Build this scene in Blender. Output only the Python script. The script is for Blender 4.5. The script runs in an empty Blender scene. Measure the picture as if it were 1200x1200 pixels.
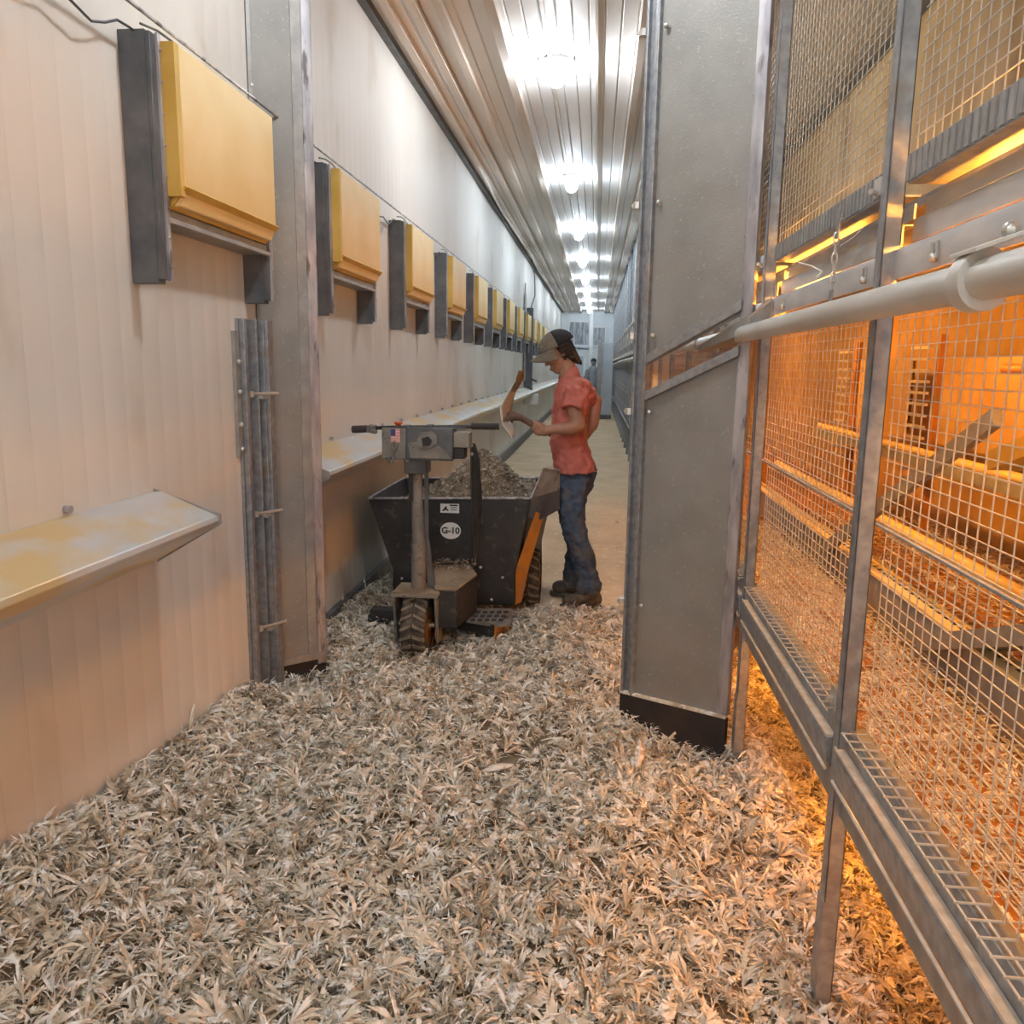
import bpy, bmesh, math, random
import numpy as np
from mathutils import Vector, Matrix
random.seed(7); rng = np.random.default_rng(7)
sc = bpy.context.scene
COL = sc.collection
# ---------------------------------------------------------------- camera
F = 970.0; H = 1.5
yc = Vector((100, 170, -F)).normalized(); zc = -Vector((-80, -5488, -F)).normalized()
zc = (zc - yc*zc.dot(yc)).normalized(); xc = yc.cross(zc)
RW = Matrix((xc, yc, zc))            # camera axes -> world axes
cam = bpy.data.objects.new('camera', bpy.data.cameras.new('camera')); COL.objects.link(cam)
cam.data.sensor_width = 36; cam.data.lens = F/1200*36; cam.data.clip_start = .02
cam.matrix_world = Matrix.Translation((0, 0, H)) @ RW.to_4x4()
sc.camera = cam
# ---------------------------------------------------------------- world, exposure
w = bpy.data.worlds.new('world'); sc.world = w; w.use_nodes = True
w.node_tree.nodes['Background'].inputs[0].default_value = (1, .98, .95, 1)
w.node_tree.nodes['Background'].inputs[1].default_value = .75
sc.view_settings.view_transform = 'Standard'; sc.view_settings.look = 'None'
sc.view_settings.gamma = 1; sc.view_settings.use_curve_mapping = False
sc.view_settings.exposure = 0.75
LAMP = 185.0      # strength of the ceiling globes
AMBER = 2.4       # factor on the amber tubes

def ray(px, py): return RW @ Vector((px-600, 600-py, -F))
def at(px, py, Y): d = ray(px, py); return d/d.y*Y + Vector((0, 0, H))
def atX(px, py, X): d = ray(px, py); return d/d.x*X + Vector((0, 0, H))
def atZ(px, py, Z): d = ray(px, py); return d/d.z*(Z-H) + Vector((0, 0, H))

# ---------------------------------------------------------------- mesh helpers
ORG = {}
class MB:
    def __init__(s): s.v = []; s.f = []; s.m = []; s.k = 0
    def add(s, vs, fs):
        b = len(s.v); s.v += [tuple(q) for q in vs]; s.f += [tuple(i+b for i in f) for f in fs]; s.m += [s.k]*len(fs); return s
    def box(s, a, b, rot=None, piv=None):
        x0, y0, z0 = a; x1, y1, z1 = b
        vs = [Vector(q) for q in ((x0,y0,z0),(x1,y0,z0),(x1,y1,z0),(x0,y1,z0),(x0,y0,z1),(x1,y0,z1),(x1,y1,z1),(x0,y1,z1))]
        if rot is not None:
            p = Vector(piv) if piv is not None else (Vector(a)+Vector(b))/2
            vs = [rot @ (q-p) + p for q in vs]
        return s.add(vs, [(0,3,2,1),(4,5,6,7),(0,1,5,4),(1,2,6,5),(2,3,7,6),(3,0,4,7)])
    def prism(s, poly, d):
        n = len(poly); d = Vector(d); P = [Vector(q) for q in poly]
        fs = [tuple(range(n))[::-1], tuple(range(n, 2*n))] + [(i, (i+1) % n, n+(i+1) % n, n+i) for i in range(n)]
        return s.add(P+[q+d for q in P], fs)
    def tube(s, pts, r, n=8, cap=True, flat=1.0):
        P = [Vector(q) for q in pts]; R = r if isinstance(r, (list, tuple)) else [r]*len(P)
        t = (P[1]-P[0]).normalized(); u = t.orthogonal().normalized()
        if abs(t.z) < .95: u = Vector((0,0,1)).cross(t).normalized()
        vs = []; fs = []
        for i, p in enumerate(P):
            t = (P[min(i+1, len(P)-1)]-P[max(i-1, 0)]).normalized(); u = (u-t*u.dot(t)).normalized(); w_ = t.cross(u)
            for k in range(n):
                a = 2*math.pi*(k+.5)/n; vs.append(p+(u*math.cos(a)+w_*math.sin(a)*flat)*R[i])
        for i in range(len(P)-1):
            for k in range(n): fs.append((i*n+k, i*n+(k+1) % n, (i+1)*n+(k+1) % n, (i+1)*n+k))
        if cap: fs += [tuple(range(n))[::-1], tuple(range((len(P)-1)*n, len(P)*n))]
        return s.add(vs, fs)
    def rings(s, R, cap=True):           # R: list of rings (equal length)
        n = len(R[0]); vs = [q for r in R for q in r]; fs = []
        for i in range(len(R)-1):
            for k in range(n): fs.append((i*n+k, i*n+(k+1) % n, (i+1)*n+(k+1) % n, (i+1)*n+k))
        if cap: fs += [tuple(range(n))[::-1], tuple(range((len(R)-1)*n, len(R)*n))]
        return s.add(vs, fs)
    def ball(s, c, r, rot=None, nu=16, nv=10):
        rr = (r, r, r) if not isinstance(r, (tuple, list)) else r; c = Vector(c); R = []
        for i in range(nv+1):
            ph = math.pi*(i+.02)/(nv+.04)-math.pi/2
            ring = []
            for k in range(nu):
                a = 2*math.pi*k/nu; q = Vector((rr[0]*math.cos(ph)*math.cos(a), rr[1]*math.cos(ph)*math.sin(a), rr[2]*math.sin(ph)))
                ring.append(c+(rot @ q if rot else q))
            R.append(ring)
        return s.rings(R)
    def cap(s, a, ra, b, rb, n=12):      # tapered capsule
        a = Vector(a); b = Vector(b); t = (b-a).normalized()
        s.tube([a-t*ra*.9, a-t*ra*.6, a, b, b+t*rb*.6, b+t*rb*.9], [ra*.42, ra*.8, ra, rb, rb*.8, rb*.42], n); return s
    def build(s, name, mat, parent=None, bev=0, sharp=38, sub=0):
        me = bpy.data.meshes.new(name); me.from_pydata([], [], []) if False else None
        o_ = Vector(ORG.get(parent.name, (0,0,0))) if parent else Vector((0,0,0))
        me.from_pydata([tuple(Vector(q)-o_) for q in s.v], [], s.f)
        ms = mat if isinstance(mat, (list, tuple)) else [mat]
        for q in ms: me.materials.append(q)
        if len(ms) > 1: me.polygons.foreach_set('material_index', s.m)
        bm = bmesh.new(); bm.from_mesh(me); bmesh.ops.recalc_face_normals(bm, faces=bm.faces); bm.to_mesh(me); bm.free()
        me.polygons.foreach_set('use_smooth', [True]*len(me.polygons)); me.set_sharp_from_angle(angle=math.radians(sharp))
        o = bpy.data.objects.new(name, me); COL.objects.link(o)
        if parent: o.parent = parent; ORG[o.name] = tuple(o_)
        if bev:
            b = o.modifiers.new('bevel', 'BEVEL'); b.width = bev; b.segments = 2; b.limit_method = 'ANGLE'
        if sub:
            b = o.modifiers.new('sub', 'SUBSURF'); b.levels = sub; b.render_levels = sub
        return o

def tag(o, label=None, cat=None, group=None, kind=None):
    if label: o['label'] = label
    if cat: o['category'] = cat
    if group: o['group'] = group
    if kind: o['kind'] = kind
    return o
def thing(name, loc, label, cat, group=None):
    o = bpy.data.objects.new(name, None); COL.objects.link(o); o.location = loc; o.empty_display_size = .1
    ORG[o.name] = tuple(loc); return tag(o, label, cat, group)
def struct(o): o['kind'] = 'structure'; return o
def dup(root, d, label, group=None):
    def rec(o, par):
        c = o.copy(); COL.objects.link(c)
        if par: c.parent = par
        for ch in list(o.children): rec(ch, c)
        return c
    r = rec(root, None); r.location = Vector(root.location)+Vector(d); r['label'] = label
    ORG[r.name] = tuple(r.location)
    if group: r['group'] = group
    return r
def organic(name, mb, mat, parent=None, voxel=.008, smooth=6, noise=0, nscale=.08):
    me = bpy.data.meshes.new('t'); me.from_pydata([tuple(q) for q in mb.v], [], mb.f)
    bm = bmesh.new(); bm.from_mesh(me); bmesh.ops.recalc_face_normals(bm, faces=bm.faces); bm.to_mesh(me); bm.free()
    t = bpy.data.objects.new('t', me); COL.objects.link(t)
    m = t.modifiers.new('r', 'REMESH'); m.mode = 'VOXEL'; m.voxel_size = voxel
    m = t.modifiers.new('s', 'SMOOTH'); m.iterations = smooth; m.factor = .5
    if noise:
        tx = bpy.data.textures.new('folds', 'CLOUDS'); tx.noise_scale = nscale; tx.noise_depth = 1
        m = t.modifiers.new('d', 'DISPLACE'); m.texture = tx; m.strength = noise; m.texture_coords = 'GLOBAL'
    dg = bpy.context.evaluated_depsgraph_get(); out = bpy.data.meshes.new_from_object(t.evaluated_get(dg))
    bpy.data.objects.remove(t); bpy.data.meshes.remove(me)
    out.name = name; out.materials.clear(); out.materials.append(mat)
    out.polygons.foreach_set('material_index', [0]*len(out.polygons))
    out.polygons.foreach_set('use_smooth', [True]*len(out.polygons))
    if parent:
        o_ = ORG[parent.name]; out.transform(Matrix.Translation(-Vector(o_)))
    o = bpy.data.objects.new(name, out); COL.objects.link(o)
    if parent: o.parent = parent; ORG[o.name] = ORG[parent.name]
    return o

# ---------------------------------------------------------------- materials
def mat(name, c1, c2=None, scale=6, rough=.6, metal=0, bump=0, bscale=60, stretch=None, lo=.35, hi=.65, c3=None, s3=25, emit=None, detail=6, spec=.5, lo3=.58, hi3=.68):
    m = bpy.data.materials.new(name); m.use_nodes = True; nt = m.node_tree; N = nt.nodes; L = nt.links
    b = N['Principled BSDF']; b.inputs['Roughness'].default_value = rough; b.inputs['Metallic'].default_value = metal
    b.inputs['Specular IOR Level'].default_value = spec
    b.inputs['Base Color'].default_value = (*c1, 1)
    tc = N.new('ShaderNodeTexCoord'); mp = N.new('ShaderNodeMapping'); L.new(tc.outputs['Object'], mp.inputs[0])
    if stretch: mp.inputs['Scale'].default_value = stretch
    def noise(sc_, d=detail, vec=mp):
        n = N.new('ShaderNodeTexNoise'); n.inputs['Scale'].default_value = sc_; n.inputs['Detail'].default_value = d; L.new(vec.outputs[0], n.inputs['Vector']); return n
    def ramp(src, a, b_):
        r = N.new('ShaderNodeMapRange'); r.inputs[1].default_value = a; r.inputs[2].default_value = b_; L.new(src, r.inputs[0]); return r
    col = None
    if c2:
        n = noise(scale); r = ramp(n.outputs[0], lo, hi); mx = N.new('ShaderNodeMix'); mx.data_type = 'RGBA'
        mx.inputs[6].default_value = (*c1, 1); mx.inputs[7].default_value = (*c2, 1); L.new(r.outputs[0], mx.inputs[0]); col = mx.outputs[2]
        if c3:
            n3 = noise(s3); r3 = ramp(n3.outputs[0], lo3, hi3); m3 = N.new('ShaderNodeMix'); m3.data_type = 'RGBA'
            L.new(col, m3.inputs[6]); m3.inputs[7].default_value = (*c3, 1); L.new(r3.outputs[0], m3.inputs[0]); col = m3.outputs[2]
        L.new(col, b.inputs['Base Color'])
    if bump:
        nb = noise(bscale, 4, tc if False else mp); bp = N.new('ShaderNodeBump'); bp.inputs['Strength'].default_value = bump; bp.inputs['Distance'].default_value = .01
        L.new(nb.outputs[0], bp.inputs['Height']); L.new(bp.outputs[0], b.inputs['Normal'])
    if emit:
        b.inputs['Emission Color'].default_value = (*emit[:3], 1); b.inputs['Emission Strength'].default_value = emit[3]
    return m
M = {}
M['wall'] = mat('wall_panel', spec=.3, c1=(.70,.675,.63), c2=(.60,.56,.50), scale=1.6, rough=.6, bump=.05, bscale=30, stretch=(1,.6,.35), c3=(.50,.42,.33), s3=3.2, lo3=.60, hi3=.80)
M['galv'] = mat('galvanised', (.25,.265,.285), (.38,.39,.405), 35, .42, .55, .06, 80, c3=(.30,.27,.24), s3=9)
M['galvd'] = mat('galvanised_dusty', (.28,.275,.265), (.37,.36,.34), 14, .55, .35, .1, 90, c3=(.30,.28,.25), s3=30)
M['sheet'] = mat('dusty_sheet', (.25,.245,.23), (.31,.30,.28), 5, .6, .25, .12, 140, c3=(.36,.35,.32), s3=70, lo3=.62, hi3=.7)
M['cagef'] = mat('cage_front_sheet', (.64,.61,.56), (.54,.50,.44), 4, .6, 0, .05, 60, (1,1,.3), c3=(.36,.27,.19), s3=3, lo3=.6, hi3=.8)
M['edge'] = mat('scuffed_edge', (.30,.29,.31), (.55,.53,.54), 22, .5, .5, .1, 60, (1,1,.25), c3=(.16,.14,.14), s3=30)
M['dark'] = mat('charcoal_bracket', (.075,.082,.09), (.13,.13,.135), 12, .5, .1, .06, 50)
M['black'] = mat('black_paint', (.020,.021,.024), (.04,.038,.036), 7, .45, .1, .05, 60, c3=(.075,.07,.06), s3=22)
M['greyp'] = mat('grey_dusty_paint', (.17,.16,.145), (.27,.25,.215), 10, .65, .1, .08, 70, c3=(.10,.09,.08), s3=26)
M['tread'] = mat('dusty_tread', (.16,.14,.11), (.26,.23,.18), 30, .9, 0, .1, 60)
M['rub'] = mat('black_rubber', (.022,.018,.018), (.04,.03,.028), 9, .7, 0, .1, 40)
M['tyre'] = mat('dusty_tyre', (.035,.03,.027), (.13,.11,.085), 30, .85, 0, .15, 60)
M['yellow'] = mat('yellow_board', (.84,.65,.33), (.78,.56,.23), 3, .55, 0, .04, 30)
M['yedge'] = mat('yellow_edge', (.55,.33,.05), (.64,.42,.10), 6, .6)
M['trough'] = mat('trough_steel', (.66,.67,.68), (.58,.58,.57), 8, .38, .35, .05, 60, (1,.5,1), c3=(.66,.50,.25), s3=4.5, lo3=.47, hi3=.60)
M['wire'] = mat('wire', (.70,.65,.57), (.56,.50,.42), 40, .45, .25)
M['slat'] = mat('pale_galvanised', (.46,.47,.48), (.58,.58,.57), 20, .45, .35, .05, 60, (1,.3,1), c3=(.36,.32,.28), s3=8)
M['pipe'] = mat('handrail_steel', (.62,.61,.58), (.52,.50,.45), 9, .45, .2, .08, 70, (1,.4,1))
M['concrete'] = mat('concrete_floor', (.70,.54,.34), (.58,.43,.26), 2.2, .8, 0, .25, 25, c3=(.74,.64,.49), s3=14)
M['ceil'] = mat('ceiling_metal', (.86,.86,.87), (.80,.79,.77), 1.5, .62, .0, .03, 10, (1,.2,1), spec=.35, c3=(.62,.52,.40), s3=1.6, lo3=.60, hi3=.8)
M['rib'] = mat('ceiling_rib', (.74,.70,.66), (.62,.53,.44), 3, .5, 0, 0, 20, (1,.3,1))
M['lamp'] = mat('lamp_glow', (1,1,1), emit=(.88,.94,1, LAMP))
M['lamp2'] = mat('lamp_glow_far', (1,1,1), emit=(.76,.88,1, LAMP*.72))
M['white'] = mat('white_plastic', (.75,.75,.73), rough=.4)
M['orange'] = mat('orange_paint_and_light', (.55,.22,.03), (.38,.15,.03), 9, .5, 0, .08, 50, c3=(.30,.20,.10), s3=14)  # cart paint and rust; inside the cages it colours in amber light
M['amberb'] = mat('amber_lit_board', (.64,.42,.17), (.50,.30,.11), 4, .6, 0, .08, 40)  # board tone pushed towards orange, amber light put into the colour
M['litter'] = mat('litter', (.78,.72,.60), (.48,.40,.29), 9, .85, 0, 0, 60, c3=(.92,.90,.86), s3=30, lo3=.50, hi3=.60)
M['bed'] = mat('litter_bed', (.24,.18,.115), (.36,.28,.19), 6, .9, 0, .9, 90, c3=(.25,.19,.12), s3=30)  # brown litter, darkened to stand for shade between the feathers
M['pile'] = mat('hopper_litter', (.40,.34,.26), (.24,.19,.13), 14, .9, 0, .5, 90, c3=(.68,.64,.56), s3=40, lo3=.5, hi3=.6)
M['chrome'] = mat('bolt_zinc', (.6,.58,.54), rough=.35, metal=.7)
M['skin'] = mat('skin', (.43,.235,.155), (.36,.18,.115), 12, .5)
M['shirt'] = mat('salmon_shirt', (.60,.19,.15), (.50,.14,.11), 14, .85, 0, .3, 60)
M['denim'] = mat('denim', (.04,.065,.12), (.085,.12,.18), 16, .85, 0, .4, 90, c3=(.12,.12,.12), s3=9, lo3=.5, hi3=.65)
M['boot'] = mat('dusty_boot', (.075,.06,.05), (.17,.14,.11), 18, .8, 0, .3, 70)
M['hair'] = mat('dark_hair', (.010,.007,.006), (.022,.014,.012), 60, .55, 0, .6, 120, (1,1,.2))
M['cap'] = mat('cap_khaki', (.20,.175,.135), (.155,.135,.10), 60, .9, 0, .2, 200)
M['capb'] = mat('cap_mesh', (.018,.018,.02), (.03,.03,.032), 200, .9, 0, .5, 300)
M['wood'] = mat('brown_handle', (.20,.11,.07), (.11,.06,.045), 20, .6, 0, .1, 60, (1,1,1))
M['scoop'] = mat('scoop_aluminium', (.72,.70,.64), (.60,.56,.48), 10, .55, .0, .05, 60)
M['crust'] = mat('brown_crust', (.15,.09,.045), (.24,.16,.09), 40, .9, 0, .4, 90)
M['red'] = mat('red_plastic', (.75,.10,.02), rough=.35)
M['stk'] = mat('sticker_white', (.82,.82,.80), rough=.5)
M['ink'] = mat('sticker_ink', (.02,.02,.02), rough=.6)
M['blue'] = mat('flag_blue', (.05,.07,.22), rough=.6)
M['pinkr'] = mat('flag_red', (.62,.14,.12), rough=.6)
M['winbg'] = mat('end_window_dark', (.10,.12,.14), (.45,.50,.55), 9, .3, 0, 0, 10, (1,1,.25))
M['endw'] = mat('end_wall_white', (.72,.76,.78), (.62,.66,.68), 2, .5)
M['fardoor'] = mat('grey_door', (.42,.47,.52), (.50,.55,.60), 2, .5)
M['greenb'] = mat('green_belt', (.03,.08,.03), rough=.6)
M['ambu'] = mat('amber_tube_upper', (1,.5,.1), emit=(1,.39,.04, 5*AMBER))
M['ambf'] = mat('amber_tube_low', (1,.5,.1), emit=(1,.39,.04, 40*AMBER))
M['ambl'] = mat('amber_tube', (1,.5,.1), emit=(1,.39,.04, 44*AMBER))
# ================================================================= the setting
XL = -1.44; ZC = 3.6; YE = 33.0; XR = .57; Y0 = -2.4
# wall_left : insulated panels with a groove every 11 cm
mb = MB(); pts = []; y = Y0
while y < YE:
    pts += [(XL, y), (XL, y+.100), (XL-.0014, y+.1025), (XL-.0014, y+.1050)]; y += .11
pts.append((XL, YE))
v = [(x, yy, 0) for x, yy in pts]+[(x, yy, ZC+.1) for x, yy in pts]; n = len(pts)
mb.add(v, [(i, i+1, n+i+1, n+i) for i in range(n-1)])
struct(mb.build('wall_left', M['wall'], sharp=20))
mb = MB().box((-1.6, Y0, -.06), (4.2, YE+.3, 0)); struct(mb.build('floor', M['concrete']))
struct(MB().box((4.0, Y0, 0), (4.1, YE, ZC+.1)).build('wall_right', M['wall']))
# ceiling: corrugated sheet whose ribs run down the aisle
mb = MB(); x = -1.6; pr = []
while x < 4.2:
    pr += [(x, ZC), (x+.075, ZC), (x+.083, ZC+.012), (x+.092, ZC)]; x += .1
n = len(pr); mb.add([(a, Y0, c) for a, c in pr]+[(a, YE, c) for a, c in pr], [(i, i+1, n+i+1, n+i) for i in range(n-1)])
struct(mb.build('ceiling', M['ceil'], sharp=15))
ribs = [(-1.30,.05,.05),(-1.14,.05,.05),(-.99,.05,.05),(-.68,.06,.07),(-.39,.018,.02),(-.07,.018,.02),(.22,.05,.06),(.46,.10,.07),(.60,.03,.09)]
for i, (x, wd, hh) in enumerate(ribs):
    struct(MB().box((x-wd/2, Y0, ZC-hh), (x+wd/2, YE, ZC)).build('trim_%d' % (i+1), M['rib']))
struct(MB().box((XL, 4.0, 0), (XL+.035, YE, .15)).build('baseboard_left', M['dark'], bev=.004))
struct(MB().box((XL, Y0, ZC-.05), (XL+.05, YE, ZC)).build('trim_10', M['dark']))
# end wall with two windows, a wide door and a white post between
mb = MB()
mb.box((-1.6, YE, 0), (4.2, YE+.1, ZC+.1)); struct(mb.build('wall_end', M['endw']))
for k, (x0, x1, z0, z1) in enumerate(((-1.12,-.36,2.34,3.2), (-.2,.25,2.34,3.0))):
    o = struct(MB().box((x0, YE-.02, z0), (x1, YE, z1)).build('window_%d' % (k+1), M['winbg']))
    f = MB(); 
    for a, b in (((x0-.05,YE-.06,z0-.05),(x1+.05,YE-.02,z0)), ((x0-.05,YE-.06,z1),(x1+.05,YE-.02,z1+.05)), ((x0-.05,YE-.06,z0),(x0,YE-.02,z1)), ((x1,YE-.06,z0),(x1+.05,YE-.02,z1))): f.box(a, b)
    f.build('window_frame', M['white'], o)
    g = MB(); nn = int((x1-x0)/.11)
    for i in range(1, nn): g.box((x0+i*(x1-x0)/nn-.012, YE-.05, z0), (x0+i*(x1-x0)/nn+.012, YE-.03, z1))
    g.build('window_bars', M['greyp'], o)
o = struct(MB().box((-1.15, YE-.06, 0), (-.4, YE-.01, 2.15)).build('door_1', M['endw'], bev=.01))
MB().box((-1.0, YE-.075, 1.2), (-.55, YE-.058, 1.9)).build('door_panel', M['fardoor'], o)
MB().tube([(-.5,YE-.1,1.0),(-.5,YE-.1,1.15)], .012).build('door_handle', M['galv'], o)
struct(MB().box((-.34, YE-.25, 0), (-.2, YE-.02, ZC)).build('trim_11', M['white']))
struct(MB().box((-1.4, YE-.14, 2.22), (-.35, YE-.02, 2.32)).build('trim_12', M['fardoor']))
# grey cabinet-like door leaf standing across the aisle end on the right
t = thing('steel_door', (.27, 24.5, 0), 'pale grey steel door standing open at the far end of the aisle', 'door')
MB().box((.13, 24.45, .12), (.44, 24.5, 2.2)).build('leaf', M['fardoor'], t, bev=.01)
MB().box((.13, 24.43, 0), (.44, 24.5, .12)).build('kick_plate', M['dark'], t)
MB().box((.0, 24.4, 0), (.12, 24.56, 2.24)).build('post', M['galvd'], t, bev=.01)

# ================================================================= ceiling lamps
ordn = ['', 'second', 'third', 'fourth', 'fifth', 'sixth', 'seventh', 'eighth', 'ninth', 'tenth']
L0 = thing('ceiling_lamp', (-.35, 2.65, ZC), 'glowing white globe lamp on the barn ceiling, almost overhead and nearest the camera', 'lamp', 'globe lamps along the ceiling')
mb = MB().tube([(-.35,2.65,ZC-.03),(-.35,2.65,ZC),], .09, 20); mb.box((-.47,2.6,ZC-.02),(-.23,2.7,ZC)); mb.build('base', M['white'], L0)
MB().ball((-.35,2.65,ZC-.105), (.07,.07,.08), nu=20, nv=14).build('globe', M['lamp'], L0)
wr = MB(); wr.tube([(-.35+.1*math.cos(a),2.65,ZC-.105+.1*math.sin(a)) for a in np.linspace(math.pi*.95, math.pi*.05, 9)], .003, 5); wr.build('guard_wire', M['galv'], L0)
for k in range(-1, 9):
    if k == 0: continue
    lab = ('glowing white globe lamp on the barn ceiling, behind the viewpoint' if k < 0 else
           'glowing white globe lamp on the barn ceiling, %s one away down the row' % ordn[k] if k < 8 else
           'glowing white globe lamp on the barn ceiling, farthest, touching the end wall glow')
    q = dup(L0, (0, 3.55*k, 0), lab)
    if k >= 2:
        for c_ in q.children:
            if c_.name.startswith('globe'):
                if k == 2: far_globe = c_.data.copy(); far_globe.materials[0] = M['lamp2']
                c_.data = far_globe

# ================================================================= left wall fittings
vent0 = None
def make_vent():
    y = 4.18; t = thing('air_inlet', (XL, y, 1.74), '', 'air inlet', 'yellow air inlets along the left wall')
    x = XL
    for yy, ln in ((y, 1.735), (y+.83, 1.735)):
        b = MB(); b.box((x, yy-.045, ln), (x+.085, yy+.0, 2.46)); b.box((x+.085, yy-.045, ln+.012), (x+.10, yy-.012, 2.455))
        p = b.build('bracket', M['dark'], t, bev=.002)
        e = MB(); e.box((x+.10, yy-.014, ln+.01), (x+.108, yy+.004, 2.46))
        for z in np.arange(ln+.05, 2.45, .09): e.tube([(x+.108,yy-.005,z),(x+.113,yy-.005,z)], .004, 6)
        e.build('bracket_edge', M['edge'], p)
    b = MB(); b.prism([(x,y+.03,1.98),(x+.13,y+.03,1.975),(x+.15,y+.03,2.03),(x+.15,y+.03,2.44),(x,y+.03,2.44)], (0,.74,0))
    b.build('flap', M['yellow'], t, bev=.004)
    b = MB(); b.prism([(x+.10,y+.02,1.965),(x+.16,y+.02,2.03),(x+.155,y+.02,2.035),(x+.10,y+.02,1.985)], (0,.76,0)); b.box((x+.10,y+.0,2.0),(x+.15,y+.03,2.44)); b.build('flap_edge', M['yedge'], t)
    b = MB(); b.box((x,y,1.925),(x+.10,y+.79,1.962)); b.box((x+.09,y,1.92),(x+.115,y+.79,1.935)); b.build('sill', M['galvd'], t, bev=.002)
    for yy in (.2,.6): MB().tube([(x+.05,y+yy,2.44),(x+.06,y+yy,2.49)], .008).build('hinge', M['edge'], t)
    return t
vent0 = make_vent()
vl = {-1: 'yellow air inlet left of the narrow steel door leaf, above the near trough',
      0: 'yellow air inlet with dark brackets immediately right of the narrow steel door leaf',
      1: 'yellow air inlet with dark brackets, second to the right of the narrow steel door leaf',
      2: 'yellow air inlet with dark brackets, third to the right of the narrow steel door leaf',
      3: 'yellow air inlet with dark brackets, fourth to the right of the narrow steel door leaf',
      4: 'yellow air inlet with dark brackets, fifth to the right of the narrow steel door leaf',
      5: 'yellow air inlet with dark brackets, sixth from the narrow steel door leaf',
      6: 'small distant yellow air inlet just left of the far wall post',
      7: 'small distant yellow air inlet partly behind the far wall post',
      8: 'small distant yellow air inlet just right of the far wall post',
      9: 'small distant yellow air inlet left of the cap peak, second past the far wall post',
      10: 'tiny distant yellow air inlet at the cap front'}
vent0['label'] = vl[0]
for k in (-1,1,2,3,4,5,6,7,8,9,10): dup(vent0, (0, 1.62*k, 0), vl[k])
# rod and dangling cable above the inlets
b = MB(); b.tube([(XL+.09,Y0,2.50),(XL+.09,28,2.50)], .006, 6)
tag(b.build('actuator_rod', M['edge']), 'thin steel rod running along above the yellow air inlets', 'rod')
b = MB()
for k in range(-1, 12):
    y = 4.18+1.62*k; pts = [(XL+.05,y-.7+.7*s,2.47-.06*math.sin(s*math.pi)+.015*math.sin(s*17)) for s in np.linspace(0,1,12)]; b.tube(pts, .004, 5)
    pts = [(XL+.05,y+.92*s,2.49+.02*math.sin(s*9)) for s in np.linspace(0,1,10)]; b.tube(pts, .004, 5)
tag(b.build('cable', M['dark']), 'dark wavy cable slung between the yellow air inlets', 'cable')
# deflector troughs
def trough(y0, y1, label):
    t = thing('steel_trough', (XL, y0, 1.0), label, 'trough', 'steel troughs on the left wall')
    P = [(XL,1.075),(XL+.03,1.078),(XL+.215,1.003),(XL+.222,.985),(XL+.205,.965),(XL,.845)]
    b = MB(); b.prism([(a,y0,c) for a,c in P], (0,y1-y0,0)); b.build('body', M['trough'], t, bev=.003)
    for yy in (y0, y1):
        s = 1 if yy == y1 else -1
        b = MB(); b.prism([(XL,yy,1.085),(XL+.225,yy,1.008),(XL+.228,yy,.975),(XL,yy,.838)], (0,.008*s,0)); b.build('end_plate', M['galvd'], t)
    b = MB()
    for yy in np.arange(y0+.15, min(y1, y0+12), .55): b.tube([(XL,yy,1.095),(XL+.02,yy,1.095)], .011, 8)
    b.build('screw_head', M['edge'], t)
    return t
trough(-.8, 2.56, 'pale steel trough on the near left wall, crusted with yellow dust')
trough(3.69, 30.0, 'long pale steel trough on the left wall beyond the narrow steel door leaf')
# far steel post on wall with white foot and thin grey board
t = thing('steel_post', (XL+.08, 16.6, .85), 'dark steel post with a dusty white foot on the far left wall', 'post')
MB().box((XL,16.55,1.0),(XL+.16,16.7,2.62)).build('post', M['dark'], t, bev=.006)
MB().box((XL,16.5,.74),(XL+.28,16.85,.95)).build('foot', M['white'], t, bev=.02)
MB().prism([(XL+.02,16.2,1.2),(XL+.02,16.5,1.2),(XL+.02,16.5,2.75),(XL+.02,16.2,3.05)], (.02,0,0)).build('board', M['galvd'], t)
MB().tube([(XL+.14,16.55,1.25),(XL+.26,16.5,1.2)], .02, 8).build('pin', M['dark'], t)
b = MB(); b.tube([(XL+.03,16.8,2.6),(XL+.08,16.9,2.62),(XL+.14,17.2,2.9),(XL+.12,17.3,3.3),(XL+.06,17.2,ZC)], .012, 6)
tag(b.build('hanging_cable', M['dark']), 'thin grey cable looping down from the ceiling to the far wall post', 'cable')
b = MB(); b.tube([(XL+.12+.02*math.sin(s*.9),s,ZC-.06-.01*math.cos(s*1.7)) for s in np.arange(9,30,.35)], .014, 6)
tag(b.build('conduit', M['rib']), 'thin conduit wandering along the left edge of the ceiling', 'conduit')

# ================================================================= left door leaf
A = Vector((-1.44,3.46,0)); B = Vector((-1.235,3.65,0)); u = (B-A).normalized(); nn = Vector((u.y,-u.x,0))   # nn faces aisle
if nn.y > 0: nn = -nn
ZT = ZC-.04
def slab(mb, s0, s1, z0, z1, n0, n1, A_=A, u_=u, n_=nn):
    P = [A_+u_*s0+n_*n0, A_+u_*s1+n_*n0, A_+u_*s1+n_*n1, A_+u_*s0+n_*n1]
    return mb.prism([(p.x,p.y,z0) for p in P], (0,0,z1-z0))
t = thing('door_leaf', tuple(A+u*.1), 'narrow grey steel door leaf hinged against the left wall', 'door')
b = MB(); slab(b, .0,.232,.16,ZT,-.004,.004); b.build('sheet', M['sheet'], t)
b = MB(); slab(b, .228,.275,.10,ZT,-.02,.014); b.build('edge_tube', M['edge'], t, bev=.006)
b = MB(); slab(b, .0,.015,.12,ZT,0,.012); slab(b, .185,.23,.16,ZT,.003,.008); b.build('fold', M['galvd'], t)
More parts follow.
